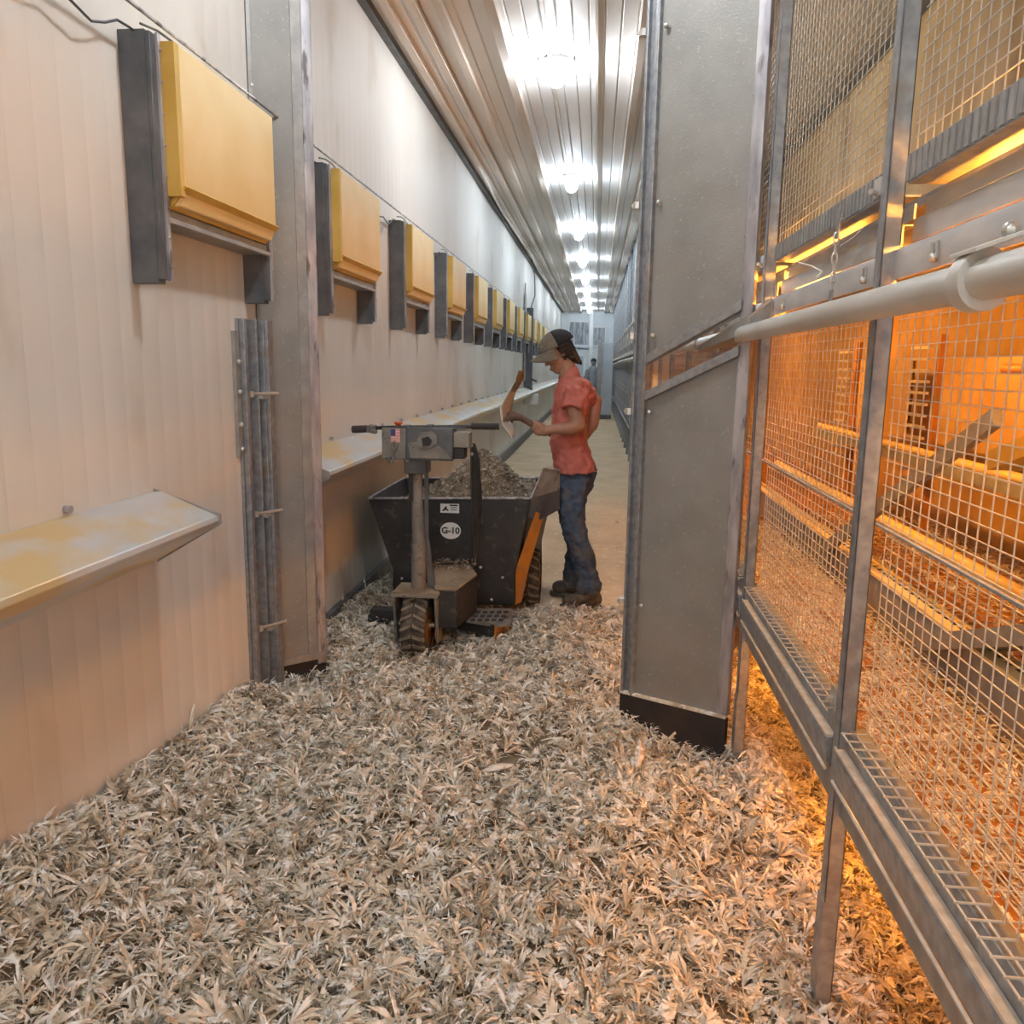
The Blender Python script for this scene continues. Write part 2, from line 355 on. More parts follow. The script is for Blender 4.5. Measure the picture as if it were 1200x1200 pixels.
b = MB(); slab(b, .0,.27,.0,.13,-.006,.006); b.build('rubber_skirt', M['rub'], t)
b = MB(); slab(b, .0,.27,.13,.16,-.006,.02); b.build('bottom_rail', M['galvd'], t)
b = MB()
for z in (.6,1.1,1.6,2.1,2.6): p = A+u*.012+nn*.006; b.tube([(p.x,p.y,z),(p.x+nn.x*.012,p.y+nn.y*.012,z)], .006, 8)
b.build('screw', M['chrome'], t)
# hinge post on the wall
t = thing('hinge_post', (XL+.03,3.27,0), 'folded grey steel hinge post standing on the left wall', 'post')
b = MB(); b.box((XL,3.24,.0),(XL+.012,3.33,1.67)); b.box((XL+.012,3.25,0),(XL+.035,3.28,1.67)); b.box((XL,3.33,0),(XL+.05,3.345,1.67)); b.box((XL+.0,3.37,0),(XL+.065,3.39,1.67)); b.box((XL+.065,3.375,0),(XL+.08,3.43,1.67)); b.build('channel', M['galv'], t, bev=.002)
b = MB(); b.box((XL,3.205,1.12),(XL+.014,3.245,1.62)); b.build('side_strap', M['galvd'], t)
for z in (.37,.87,1.37):
    b = MB(); b.tube([(XL+.03,3.30,z),(XL+.10,3.42,z)], .007, 8); b.tube([(XL+.03,3.30,z-.012),(XL+.03,3.30,z+.012)], .013, 8); b.box((XL+.05,3.33,z-.02),(XL+.07,3.41,z-.008)); b.build('hinge_bolt', M['chrome'], t)
for z in (1.15,1.25,1.38,1.5):
    b = MB(); b.ball((XL+.018,3.225,z), .011, nu=8, nv=5); b.build('bolt', M['chrome'], t)

# ================================================================= right gate (open panel across the cage corner)
A2 = Vector((.165,3.30,0)); B2 = Vector((.555,2.97,0)); u2 = (B2-A2).normalized(); n2 = Vector((u2.y,-u2.x,0))
if n2.y > 0: n2 = -n2
S = lambda mb, s0, s1, z0, z1, a, c: slab(mb, s0, s1, z0, z1, a, c, A2, u2, n2)
def gp(s, z, o=0): p = A2+u2*s+n2*o; return Vector((p.x,p.y,z))
t = thing('steel_gate', tuple(A2), 'tall grey sheet-steel gate with a slanted slot, right of the aisle', 'gate')
b = MB(); S(b, -.02,.045,.17,ZT,-.02,.0); S(b, -.02,-.008,.17,ZT,-.02,.02); S(b, .02,.03,.17,ZT,0,.018); S(b,.034,.045,.17,ZT,0,.026); b.build('hinge_stile', M['galv'], t, bev=.002)
b = MB(); S(b, .432,.478,.22,ZT,-.012,.012); b.build('latch_stile', M['edge'], t, bev=.003)
# upper sheet, lower sheet: slot runs from (s=.05 z=1.40..1.53) to (s=.46 z=1.58..1.70)
b = MB(); b.prism([gp(.04,1.51),gp(.435,1.685),gp(.435,ZT),gp(.04,ZT)], n2*.005); b.build('upper_sheet', M['sheet'], t)
b = MB(); b.prism([gp(.04,.17),gp(.435,.20),gp(.435,1.56),gp(.04,1.40)], n2*.005); b.build('lower_sheet', M['sheet'], t)
for z0, z1 in ((1.515,1.70),(1.375,1.545)):
    b = MB(); b.prism([gp(.045,z0,.005),gp(.44,z1,.005),gp(.44,z1+.035,.005),gp(.045,z0+.035,.005)], n2*.018); b.build('slot_rail', M['galv'], t, bev=.002)
b = MB(); b.prism([gp(-.02,-.0,.0),gp(.478,.0,.0),gp(.478,.215,.0),gp(-.02,.165,.0)], n2*.02); b.build('rubber_skirt', M['rub'], t)
b = MB(); b.prism([gp(-.02,.165,.0),gp(.478,.213,.0),gp(.478,.222,.0),gp(-.02,.174,.0)], n2*.024); b.build('dusty_ledge', M['litter'], t)
for z in (.56,1.33,1.62,2.1,2.7):
    for s in (-.03,.07):
        b = MB(); p = gp(s,z,.02); b.ball(p, .010 if s > 0 else .013, nu=8, nv=6)
        if s < 0: b.tube([p-Vector((0,0,.012)),p+Vector((0,0,.012))], .017, 8); b.box(p-Vector((.02,.004,.004)),p+Vector((.02,.004,.004)))
        b.build('bolt', M['chrome'], t)
b = MB()
for z in (.9,1.5,1.95,2.4): b.ball(gp(.432,z,.006), .006, nu=8, nv=5)
for z in (.45,.9): b.ball(gp(.24+.1*z,z,.006), .004, nu=6, nv=4)
b.build('rivet', M['galvd'], t)
# slanted bracket strap running from the slot to the cage post
p0 = at(800,412,3.15); 
t = thing('slanted_channel', tuple(at(850,395,3.0)), 'short slanted olive-grey channel poking out through the gate slot', 'bracket')
q = [at(818,405,3.22), at(905,352,2.85), at(903,378,2.85), at(818,412,3.22)]
b = MB(); b.prism(q, (.05,.01,0)); b.build('channel', M['galvd'], t, bev=.002)
b = MB(); b.tube([at(905,350,2.84)+Vector((-.0,0,0)), at(878,372,2.9), at(878,388,2.9)], .005, 6); b.build('hook', M['chrome'], t)
# ================================================================= cage row on the right
PY = 1.17; P1 = 1.75
def make_post(y):
    t = thing('cage_post', (XR, y, 0), '', 'post', 'galvanised posts of the cage row')
    b = MB(); b.box((XR-.028,y-.018,0),(XR-.024,y+.022,ZC-.02)); b.box((XR-.028,y-.018,0),(XR+.006,y-.014,ZC-.02)); b.box((XR-.028,y+.018,0),(XR+.006,y+.022,ZC-.02)); b.box((XR+.002,y-.018,0),(XR+.006,y-.008,ZC-.02))
    b.build('channel', M['galv'], t, bev=.0015)
    b = MB(); b.box((XR-.018,y+.024,0),(XR+.012,y+.054,ZC-.02)); b.build('second_channel', M['galvd'], t, bev=.002)
    b = MB()
    for z in np.arange(.12,1.7,.1): b.tube([(XR-.002,y+.0235,z),(XR-.019,y+.040,z)], .004, 6) if False else b.tube([(XR-.0195,y+.04,z),(XR-.017,y+.04,z)], .0035, 6)
    b.build('punched_hole', M['ink'], t)
    for z in (.80,1.64,1.86):
        b = MB(); b.ball((XR-.02,y+.04,z), .010, nu=8, nv=6); b.tube([(XR-.045,y+.03,z-.012),(XR-.022,y+.05,z-.012)], .006, 6); b.box((XR-.03,y+.02,z-.02),(XR-.018,y+.06,z+.015)); b.build('bolt', M['chrome'], t)
    b = MB(); b.box((XR-.03,y-.02,0),(XR-.026,y+.03,.33)); b.build('foot_plate', M['galv'], t)
    return t
post = make_post(P1)
post['label'] = 'galvanised cage post nearest the camera, second to the right of the sheet-steel gate'
names = {3: 'galvanised cage post hidden behind the gate, third along the row', 4: 'galvanised cage post hidden behind the gate, fourth along the row', 5: 'galvanised cage post hidden behind the gate, fifth along the row', 6: 'galvanised cage post where the solid cage fronts begin', 1: 'galvanised cage post just right of the tall sheet-steel gate', 2: 'galvanised cage post hidden close behind the tall sheet-steel gate', -1: 'galvanised cage post at the right picture edge'}
for k in range(1, 26):
    dup(post, (0, PY*k, 0), names.get(k, 'galvanised post in the distant cage row seen left of the gate'), 'distant cage posts' if k > 6 else None)
R = .0013
def mesh_panel(y0, y1, zs, ledge=True):
    b = MB()
    for z in np.arange(zs[0], zs[1]+.001, .0245): b.tube([(XR,y0,z),(XR,y1,z)], R, 4)
    yy = y0+.012
    while yy < y1:
        b.tube([(XR+.003,yy,zs[0]),(XR+.003,yy,zs[1])], R, 4); yy += .037
    return b
def panel_thing(y0, label):
    y1 = y0+PY-.06; y0 += .055
    t = thing('mesh_panel', (XR, y0, .75), label, 'mesh panel', 'lower welded mesh panels of the cage row')
    mesh_panel(y0, y1, (1.205, 1.645)).build('upper_wires', M['wire'], t)
    b = MB(); 
    for z in np.arange(.76, 1.19, .0245): b.tube([(XR+.016,y0,z),(XR+.016,y1,z)], R, 4)
    yy = y0+.012
    while yy < y1: b.tube([(XR+.013,yy,.75),(XR+.013,yy,1.2)], R, 4); yy += .037
    b.build('lower_wires', M['wire'], t)
    b = MB(); b.tube([(XR-.004,y0,1.198),(XR-.004,y1,1.198)], .004, 6); b.tube([(XR+.014,y0,1.19),(XR+.014,y1,1.19)], .003, 6); b.build('middle_rod', M['galvd'], t)
    b = MB(); b.tube([(XR-.035,y0,.752),(XR-.035,y1,.752)], .0022, 5); b.tube([(XR-.008,y0,.752),(XR-.008,y1,.752)], .0022, 5)
    yy = y0+.01
    while yy < y1: b.tube([(XR-.04,yy,.755),(XR+.01,yy,.755)], .002, 4); yy += .037
    b.build('ladder_edge', M['wire'], t)
    return t
pl = {0: 'welded wire mesh panel left of the nearest cage post, between two posts', -1: 'large welded wire mesh panel at the right picture edge, showing red drinkers behind', 1: 'narrow strip of welded mesh panel between gate and first cage post', 2: 'mesh panel glimpsed through the gate slot', 3: 'farther mesh panel glimpsed through the gate slot', 4: 'mesh panel beyond the gate slot, partly hidden', 5: 'mesh panel last before the solid cage fronts'}
mp0 = panel_thing(P1, pl[0])
for k in (-1,1,2,3,4,5): dup(mp0, (0, PY*k, 0), pl[k])
def upper_thing(y0, label):
    y1 = y0+PY-.06; y0 += .055
    t = thing('mesh_panel', (XR, y0, 1.9), label, 'mesh panel', 'upper welded mesh panels of the cage row')
    mesh_panel(y0, y1, (1.90, 2.86)).build('wires', M['wire'], t)
    b = MB(); b.box((XR-.006,y0,1.845),(XR,y1,1.897)); b.box((XR-.006,y0,1.843),(XR+.06,y1,1.847)); b.build('bottom_lip', M['galv'], t)
    b = MB()
    yy = y0+.01
    while yy < y1: b.box((XR-.009,yy,1.848),(XR-.006,yy+.014,1.895)); yy += .028
    b.build('lip_ribs', M['galvd'], t)
    return t
up0 = upper_thing(P1, 'upper mesh panel with ribbed grey lip, top centre above the handrail')
dup(up0, (0,-PY,0), 'upper mesh panel with ribbed grey lip, above the handrail clamp')
for k, lb in ((1,'thin strip of upper mesh panel between the gate top and first cage post'),(2,'upper mesh panel hidden mostly by the gate'),(3,'upper mesh panel second beyond the gate'),(4,'upper mesh panel third beyond the gate'),(5,'upper mesh panel last before the solid cage fronts')): dup(up0, (0,PY*k,0), lb)
# long rails, one per bay
def bay_rails(y0, la):
    y1 = y0+PY-.005; ya = y0+.055
    t = thing('ledge_channel', (XR, y0, 1.7), la[0], 'rail', 'grey channels above the lower mesh')
    b = MB(); b.prism([(XR+.0,ya,1.675),(XR-.004,ya,1.72),(XR+.002,ya,1.733),(XR+.03,ya,1.737),(XR+.03,ya,1.73),(XR+.006,ya,1.725),(XR+.004,ya,1.675)], (0,PY-.06,0)); b.build('front_face', M['slat'], t)
    b = MB(); b.box((XR+.03,ya,1.747),(XR+.034,y1,1.79)); b.box((XR+.03,ya,1.787),(XR+.06,y1,1.79)); b.build('second_slat', M['slat'], t)
    b = MB(); b.box((XR+.05,ya,1.80),(XR+.054,y1,1.83)); b.build('third_slat', M['slat'], t)
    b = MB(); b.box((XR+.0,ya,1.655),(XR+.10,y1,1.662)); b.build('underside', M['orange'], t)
    for q in (.16, .95):
        b = MB(); b.ball((XR-.006,y0+q,1.692), .008, nu=8, nv=6); b.tube([(XR-.006,y0+q-.012,1.69),(XR-.006,y0+q-.012,1.718)], .0025, 6); b.tube([(XR-.006,y0+q+.01,1.69),(XR-.006,y0+q+.01,1.718)], .0025, 6); b.build('bolt', M['chrome'], t)
    return t
br = bay_rails(P1, ['stack of grey slatted channels behind the handrail, between the two clear posts'])
dup(br, (0,-PY,0), 'stack of grey slatted channels behind the handrail, right of the nearest post')
dup(br, (0,PY,0), 'stack of grey slatted channels between gate and first cage post')
for k in (2,3,4,5): dup(br, (0,k*PY,0), 'stack of grey slatted channels hidden beyond the gate', 'slatted channels beyond the gate')
def gutter(y0, la):
    ya = y0+.055; L_ = PY-.06
    t = thing('egg_channel', (XR, y0, .65), la, 'rail', 'grey bottom rails of the cage row')
    b = MB(); b.prism([(XR-.03,ya,.625),(XR-.034,ya,.68),(XR-.028,ya,.69),(XR-.012,ya,.693),(XR-.01,ya,.74),(XR+.03,ya,.74),(XR+.03,ya,.625)], (0,L_,0)); b.build('rail', M['galv'], t, bev=.002)
    b = MB(); b.box((XR-.033,ya,.690),(XR-.013,ya+L_,.696)); b.build('pale_strip', M['wire'], t)
    b = MB(); b.tube([(XR-.03,ya,.615),(XR-.03,ya+L_,.615)], .004, 6); b.build('rod', M['wire'], t)
    b = MB(); b.box((XR-.012,ya,.54),(XR-.004,ya+L_,.61)); b.build('lower_flange', M['galvd'], t)
    return t
g0 = gutter(P1, 'grey bottom rail with pale strip below the mesh, between the two clear posts')
dup(g0, (0,-PY,0), 'grey bottom rail with pale strip in the bottom right corner')
dup(g0, (0,PY,0), 'short stretch of grey bottom rail between gate and first cage post')
for k in (2,3,4,5): dup(g0, (0,PY*k,0), 'grey bottom rail hidden beyond the gate', 'bottom rails beyond the gate')
# chain and cords hanging in front of the channels
t = thing('chain', tuple(at(980,330,1.98)), 'short hanging steel chain and strap in front of the grey channels', 'chain')
c = MB(); X0 = XR-.03; yc_ = 2.06
for i in range(6):
    z = 1.80-.022*i; a = i % 2
    c.tube([(X0+(0 if a else .006*math.cos(q)), yc_+(.006*math.cos(q) if a else 0), z+.014*math.sin(q)) for q in np.linspace(0,2*math.pi,11)], .0022, 5, cap=False)
c.build('links', M['chrome'], t)
MB().box((X0-.004,yc_-.012,1.64),(X0,yc_+.012,1.685)).build('strap', M['galv'], t)
MB().prism([(X0,yc_-.012,1.80),(X0,yc_+.012,1.80),(X0,yc_+.006,1.87),(X0,yc_-.02,1.87)],(.003,0,0)).build('top_strap', M['galv'], t)
b = MB(); b.tube([at(935,307,2.3),at(952,312,2.22),at(963,318,2.14)], .0018, 5); b.tube([at(985,288,2.0),at(1000,278,1.9),at(1012,266,1.85)], .0012, 5); b.tube([at(963,318,2.14),at(957,325,2.14)], .0018, 5)
tag(b.build('cord', M['stk']), 'thin pale cord dangling in front of the grey channels', 'cord')
# handrail
XH, ZH = .50, 1.62
t = thing('handrail', (XH, 0, ZH), 'round pale steel handrail pipe running along the whole cage row', 'handrail')
MB().tube([(XH,-.8,ZH),(XH,1.14,ZH),(XH,4.2,ZH),(XH,12,ZH-.0),(XH,20,ZH),(XH,29,ZH-.06)], .0275, 20).build('pipe', M['pipe'], t)
for yy in (4.2, 12.4, 16, 20): MB().tube([(XH,yy-.02,ZH),(XH,yy+.02,ZH)], .033, 20).build('coupling', M['galvd'], t)
b = MB(); b.tube([(XH,1.17,ZH),(XH,1.21,ZH)], .036, 22, flat=1.15); b.build('clamp', M['pipe'], t, bev=.002)
b = MB(); b.prism([(XH-.03,1.14,ZH+.030),(XH+.09,1.04,ZH+.075),(XH+.09,1.07,ZH+.075),(XH-.03,1.22,ZH+.030)], (0,0,.006)); q_ = b.build('clamp_arm', M['pipe'], t, bev=.001)
MB().ball((XH+.01,1.14,ZH+.056), .012, nu=8, nv=6).build('bolt', M['chrome'], q_)

# ---------------------------------------------------------------- inside the cages
def inner(name, mb, m, label, cat, group=None, kind=None, bev=0): return tag(mb.build(name, m, bev=bev), label, cat, group, kind)
Ya, Yb = -.6, 14
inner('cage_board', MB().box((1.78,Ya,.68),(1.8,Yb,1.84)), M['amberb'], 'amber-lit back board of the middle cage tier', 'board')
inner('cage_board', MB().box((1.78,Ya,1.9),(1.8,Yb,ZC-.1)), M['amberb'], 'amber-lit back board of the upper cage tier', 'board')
inner('cage_board', MB().box((1.3,Ya,.0),(1.32,Yb,.6)), M['orange'], 'orange-lit board behind the floor gap under the cages', 'board')  # orange base colour carries the amber lamp light too
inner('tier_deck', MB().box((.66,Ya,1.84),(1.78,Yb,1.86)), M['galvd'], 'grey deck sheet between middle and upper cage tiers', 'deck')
b = MB(); b.box((.6,Ya,.66),(1.78,Yb,.68)); inner('tier_deck', b, M['orange'], 'orange-lit deck under the middle cage tier', 'deck')  # deck coloured orange for the amber light falling on it
b = MB()
x = .64
while x < 1.75:
    b.tube([(x,Ya,.735),(x,4.2,.735)], .0018, 4); x += .04
y = Ya
while y < 4.2: b.tube([(.60,y,.731),(1.76,y,.731)], .0018, 4); y += .075
inner('wire_floor', b, M['wire'], 'wire grid floor inside the middle cage tier', 'wire floor')
b = MB(); b.box((.93,Ya,.70),(.945,5,.835)); bb = inner('feed_trough', b, M['galvd'], 'long grey feed trough with yellow rim inside the cage', 'feeder')
b = MB(); b.box((.925,Ya,.835),(.955,5,.845)); y = Ya
b.box((.985,Ya,.835),(.99,5,.845))
while y < 5: b.box((.955,y,.837),(.988,y+.008,.842)); y += .05
b.build('rim', M['yellow'], bb)
MB().box((1.03,Ya,.72),(1.04,5,.80)).build('green_strip', M['greenb'], bb)
inner('perch_pipe', MB().tube([(1.12,Ya,.93),(1.12,5.2,.93)], .022, 12), M['yellow'], 'lower pale perch pipe inside the cage', 'perch')
inner('perch_pipe', MB().tube([(1.35,Ya,1.17),(1.35,5.2,1.17)], .016, 12), M['yellow'], 'upper thin perch pipe inside the cage', 'perch')
inner('shelf_edge', MB().box((1.33,Ya,1.11),(1.36,5.2,1.150)), M['galvd'], 'grey shelf edge under the upper perch pipe', 'shelf')
# curtain-like nest panels
def nest(y, label):
    t = thing('nest_panel', (1.5, y, 1.2), label, 'panel', 'orange nest panels inside the cages')
    pts = [(1.5+.012*math.sin(s*31)+.006*math.sin(s*57), y+s) for s in np.linspace(0,.78,26)]
    b = MB(); n = len(pts); b.add([(a,c,1.19) for a,c in pts]+[(a,c,1.56) for a,c in pts]+[(a+.008,c,1.19) for a,c in pts]+[(a+.008,c,1.56) for a,c in pts],
        [(i,i+1,n+i+1,n+i) for i in range(n-1)]+[(2*n+i,3*n+i,3*n+i+1,2*n+i+1) for i in range(n-1)])
    b.build('curtain', M['amberb'], t, sharp=60)
    b = MB(); b.box((1.47,y+.79,.74),(1.5,y+.83,1.66)); b.build('post', M['orange'], t)
    b = MB(); 
    for z in np.arange(1.0,1.6,.05): b.box((1.44,y+.84,z),(1.46,y+1.05,z+.012))
    b.build('slats', M['wire'], t)
    return t
n0 = nest(P1+.1, 'orange folded nest panel behind the mesh, left of the nearest post')
for k, lb in ((-1,'orange folded nest panel behind the rightmost mesh'),(1,'orange nest panel behind the strip of mesh by the gate'),(2,'orange nest panel beyond the gate slot')): dup(n0, (0,PY*k,0), lb)
for i, (ya, za, yb, zb, lb) in enumerate(((3.3,.80,2.0,1.40,'long diagonal brown bar inside the middle cage bay'),(2.3,.76,1.6,1.02,'short diagonal dark bar low inside the cage by the nearest post'),(2.0,1.30,1.1,1.58,'bright orange diagonal strut behind the rightmost mesh'))):
    d = Vector((0,yb-ya,zb-za)).normalized(); nrm = Vector((0,-d.z,d.y))*.022
    q = [Vector((.9,ya,za))-nrm, Vector((.9,yb,zb))-nrm, Vector((.9,yb,zb))+nrm, Vector((.9,ya,za))+nrm]
    inner('diagonal_bar', MB().prism(q, (.02+.1*i,0,0)), M['galvd'] if i < 2 else M['yedge'], lb, 'bar')  # plain flat bars set diagonally in the cage bays
# drinkers
def drinker(y, label):
    t = thing('drinker', (1.1, y, 1.36), label, 'drinker', 'red drinkers inside the cages')
    MB().tube([(1.1,y,1.50),(1.1,y,1.42)], .012, 10).build('nipple', M['galv'], t)
    MB().tube([(1.1,y,1.43),(1.1,y,1.40),(1.1,y,1.36)], [.02,.035,.05], 14).build('cup', M['red'], t, bev=.002)
    return t
d0 = drinker(1.62, 'red cup drinker behind the mesh, left one of the pair')
dup(d0, (0,-.14,0), 'red cup drinker behind the mesh, right one of the pair')
inner('water_pipe', MB().tube([(1.1,Ya,1.51),(1.1,2.4,1.51)], .014, 10), M['orange'], 'orange-lit water pipe above the red drinkers', 'pipe')  # orange of the pipe is amber light put into its colour
# amber tubes (real lamps of the cages)
for x, y, z, hx, m, lb in ((.72,1.2,1.78,0,'ambl','amber tube lamp under the middle tier ceiling, nearest'),
    (.72,3.0,1.78,0,'ambl','amber tube lamp under the middle tier ceiling, behind first post'),(.72,5.2,1.78,0,'ambl','amber tube lamp under the middle tier ceiling, beyond the gate'),
    (1.0,1.0,.52,0,'ambf','amber tube lamp in the floor gap, nearest'),(1.0,2.3,.52,0,'ambf','amber tube lamp in the floor gap between the two clear posts'),(1.0,3.7,.52,0,'ambf','amber tube lamp in the floor gap behind the gate'),
    (1.3,2.4,2.02,2,'ambu','amber tube lamp in the upper tier, near the first post'),(.72,8.0,1.78,0,'ambl','amber tube lamp under the middle tier ceiling, farthest'),(1.3,4.6,2.02,2,'ambu','amber tube lamp in the upper tier beyond the gate')):
    t = thing('amber_lamp', (x,y,z), lb, 'lamp', 'amber tube lamps inside the cages')
    hl = .5 if m == 'ambl' else .22
    MB().tube([(x,y-hl,z),(x,y+hl,z)], .011, 10).build('tube', M[m], t)
    zt = {1.78:1.84,.52:.66}.get(z, z+.05)
    if hx: MB().box((x-.02,y-.26,1.859),(x+.02,y+.26,z-.015)).build('holder', M['galvd'], t)
    else: MB().box((x-.02,y-.26,z+.015),(x+.02,y+.26,z+.03)).box((x-.004,y-.2,z+.03),(x+.004,y+.2,zt)).build('holder', M['galvd'], t)
# solid far cage fronts
t = thing('cage_row', (XR, 8, 0), 'long receding row of solid grey cage fronts along the right of the aisle', 'cage')
yA, yB = 8.78, YE-.3
b = MB(); y = yA
pts = []
while y < yB: pts += [(XR+.018,y),(XR+.018,y+.30),(XR+.010,y+.31),(XR+.010,y+.35)]; y += .36
n = len(pts); b.add([(a,c,.0) for a,c in pts]+[(a,c,1.58) for a,c in pts], [(i,i+1,n+i+1,n+i) for i in range(n-1)]); b.build('lower_sheets', M['cagef'], t)
MB().box((XR+.002,yA,1.02),(XR+.009,yB,1.07)).build('rusty_band', M['orange'], t)
MB().tube([(XR-.04,13,.56),(XR-.04,28,.54)], .016, 8).build('lower_pipe', M['galv'], t)
b = MB(); b.box((XR-.05,yA,1.70),(XR+.05,yB,1.76)); b.box((XR+.03,yA,1.58),(XR+.05,yB,2.4)); b.build('ledge', M['cagef'], t)
b = MB(); y = yA
while y < yB: b.tube([(XR-.04,y,1.76),(XR-.06,y,1.86)], .012, 6); y += .3
b.build('hooks', M['edge'], t)
b = MB(); y = yA
while y < yB: b.box((XR-.01,y,1.85),(XR+.01,y+.03,2.22)); y += .29
b.box((XR-.02,yA,2.2),(XR+.02,yB,2.25)); b.build('grille', M['cagef'], t)
b = MB(); y = yA; pts = []
while y < yB: pts += [(XR+.012,y),(XR+.012,y+.5),(XR-.0,y+.53),(XR-.0,y+.63)]; y += .66
n = len(pts); b.add([(a,c,2.25) for a,c in pts]+[(a,c,ZC) for a,c in pts], [(i,i+1,n+i+1,n+i) for i in range(n-1)]); b.build('upper_sheets', M['endw'], t)
# ================================================================= litter cart
cart = thing('litter_cart', (-.88, 4.4, 0), 'black walk-behind litter cart with hopper, front wheel and handlebar, marked G-10', 'cart')
def tyre(c, r, wd, parent, name, lug=20):
    c = Vector(c); prof = [(-wd/2,r*.60),(-wd/2,r*.86),(-wd*.38,r*.955),(-wd*.2,r*.975),(0,r*.98),(wd*.2,r*.975),(wd*.38,r*.955),(wd/2,r*.86),(wd/2,r*.60)]
    b = MB(); N_ = 36; R = [[(c.x+px, c.y+rr*math.cos(2*math.pi*k/N_), c.z+rr*math.sin(2*math.pi*k/N_)) for k in range(N_)] for px, rr in prof]
    b.rings(R, cap=False); o = b.build(name, M['tyre'], parent)
    b = MB()
    for i in range(lug):                                    # chevron lugs
        a = 2*math.pi*i/lug
        for s in (-1, 1):
            P = []
            for px, da in ((.004,0),(wd*.5,.17),(wd*.5,.26),(.004,.10)):
                rr = r*(.96 if px < .01 else .88); P.append(Vector((c.x+s*px, c.y+rr*math.cos(a+da), c.z+rr*math.sin(a+da))))
            o_ = Vector((0, math.cos(a+.12), math.sin(a+.12)))*r*.085
            b.prism(P, o_)
    b.build('tread', M['tread'], o)
    b = MB(); R = [[(c.x+px, c.y+rr*math.cos(2*math.pi*k/24), c.z+rr*math.sin(2*math.pi*k/24)) for k in range(24)] for px, rr in ((-wd*.45,r*.62),(-wd*.2,r*.5),(-wd*.2,.03),(-wd*.5,.028),(wd*.5,.028),(wd*.2,.03),(wd*.2,r*.5),(wd*.45,r*.62))]
    b.rings(R).build('rim', M['orange'], o)
    return o
wc = Vector((-.885,4.08,.165)); tyre(wc, .172, .125, cart, 'steering_wheel_tyre')
b = MB(); b.box((-1.005,3.98,.335),(-.765,4.2,.352)); b.build('fork_plate', M['greyp'], cart, bev=.003)
for x in (-1.0,-.785): MB().prism([(x,3.985,.335),(x,4.19,.335),(x,4.15,.08),(x,4.04,.08)], (.012,0,0)).build('fork_leg', M['greyp'], cart, bev=.002)
MB().tube([(-1.03,4.08,.165),(-.755,4.08,.165)], .014, 10).build('axle', M['chrome'], cart)
MB().box((-1.0,3.99,.352),(-.77,4.19,.358)).build('dust_layer', M['bed'], cart)
b = MB(); b.tube([(-.885,4.09,.35),(-.885,4.09,.59)], .038, 14); b.build('lower_column', M['greyp'], cart)
b = MB(); b.tube([(-.885,4.09,.58),(-.885,4.09,.60)], .041, 14); b.tube([(-.885,4.09,.6),(-.89,4.09,.80),(-.893,4.09,1.04)], [.034,.030,.027], 14); b.build('column', M['greyp'], cart)
b = MB(); b.prism([(-.925,4.055,.82),(-.905,4.055,.82),(-.905,4.055,.98),(-.925,4.055,.98)], (0,-.012,0)); b.build('column_slot', M['ink'], cart)
b = MB(); b.prism([(-.855,4.1,1.03),(-.838,4.1,1.03),(-.835,4.1,.62),(-.80,4.1,.36),(-.84,4.1,.36),(-.855,4.1,.6)], (0,.02,0)); b.build('gusset', M['dark'], cart)
MB().box((-.945,4.03,.96),(-.83,4.15,1.05)).build('column_collar', M['dark'], cart, bev=.006)
MB().ball((-.925,4.025,1.03), .010, nu=8, nv=6).build('bolt', M['chrome'], cart)
# control head
b = MB(); b.box((-1.048,4.0,1.035),(-.925,4.12,1.19)); b.build('control_head', M['greyp'], cart, bev=.006)
b = MB(); b.box((-.925,3.99,1.035),(-.69,4.10,1.195)); h_ = b.build('centre_housing', M['dark'], cart, bev=.006)
b = MB(); b.prism([(-.915,3.985,1.12),(-.80,3.985,1.135),(-.72,3.985,1.08),(-.70,3.985,1.045),(-.90,3.985,1.045)], (0,.006,0)); b.build('dusty_cover', M['greyp'], h_, bev=.002)
b = MB(); P = [(-.865+.10*c_, 3.975, 1.13+.045*s_) for c_, s_ in ((0,.2),(.2,1),(.75,1.1),(1,.6),(1,-.3),(.6,-.8),(.2,-.8),(0,-.3))]; b.prism(P, (0,.012,0)); b.build('switch_plate', M['greyp'], h_, bev=.002)
MB().prism([(-.835,3.968,1.11),(-.80,3.968,1.11),(-.79,3.968,1.135),(-.81,3.968,1.155),(-.84,3.968,1.145)], (0,.01,0)).build('switch_hole', M['ink'], h_)
b = MB(); b.box((-.69,4.0,1.10),(-.61,4.09,1.175)); b.build('side_plate', M['greyp'], cart, bev=.004)
b = MB(); b.box((-.69,4.005,1.045),(-.635,4.1,1.10)); b.build('battery_plug', M['ink'], cart, bev=.004)
# handlebar
b = MB(); b.tube([(-1.19,4.03,1.178),(-1.02,4.03,1.19),(-.6,4.03,1.203),(-.475,4.03,1.208)], .0095, 12); hb = b.build('handlebar', M['black'], cart)
b = MB(); b.tube([(-1.205,4.03,1.176),(-1.105,4.03,1.182)], .0185, 14); b.build('grip', M['rub'], hb, bev=.004)
b = MB(); b.tube([(-.605,4.03,1.205),(-.47,4.03,1.208)], .015, 14)
for k in range(11): b.tube([(-.60+k*.0125,4.03,1.205),(-.595+k*.0125,4.03,1.205)], .0175, 12)
b.build('ribbed_grip', M['rub'], hb)
b = MB(); b.box((-1.125,4.005,1.165),(-1.085,4.06,1.20)); b.tube([(-1.11,4.0,1.175),(-1.07,3.985,1.17)], .012, 8); b.ball((-1.10,4.0,1.195), .012, nu=8, nv=6); b.build('throttle_clamp', M['greyp'], hb, bev=.003)
b = MB(); b.box((-.95,4.0,1.192),(-.915,4.08,1.202)); b.box((-.83,4.0,1.192),(-.80,4.08,1.207)); b.box((-.92,4.02,1.19),(-.63,4.035,1.2)); b.build('cable_clip', M['dark'], cart)
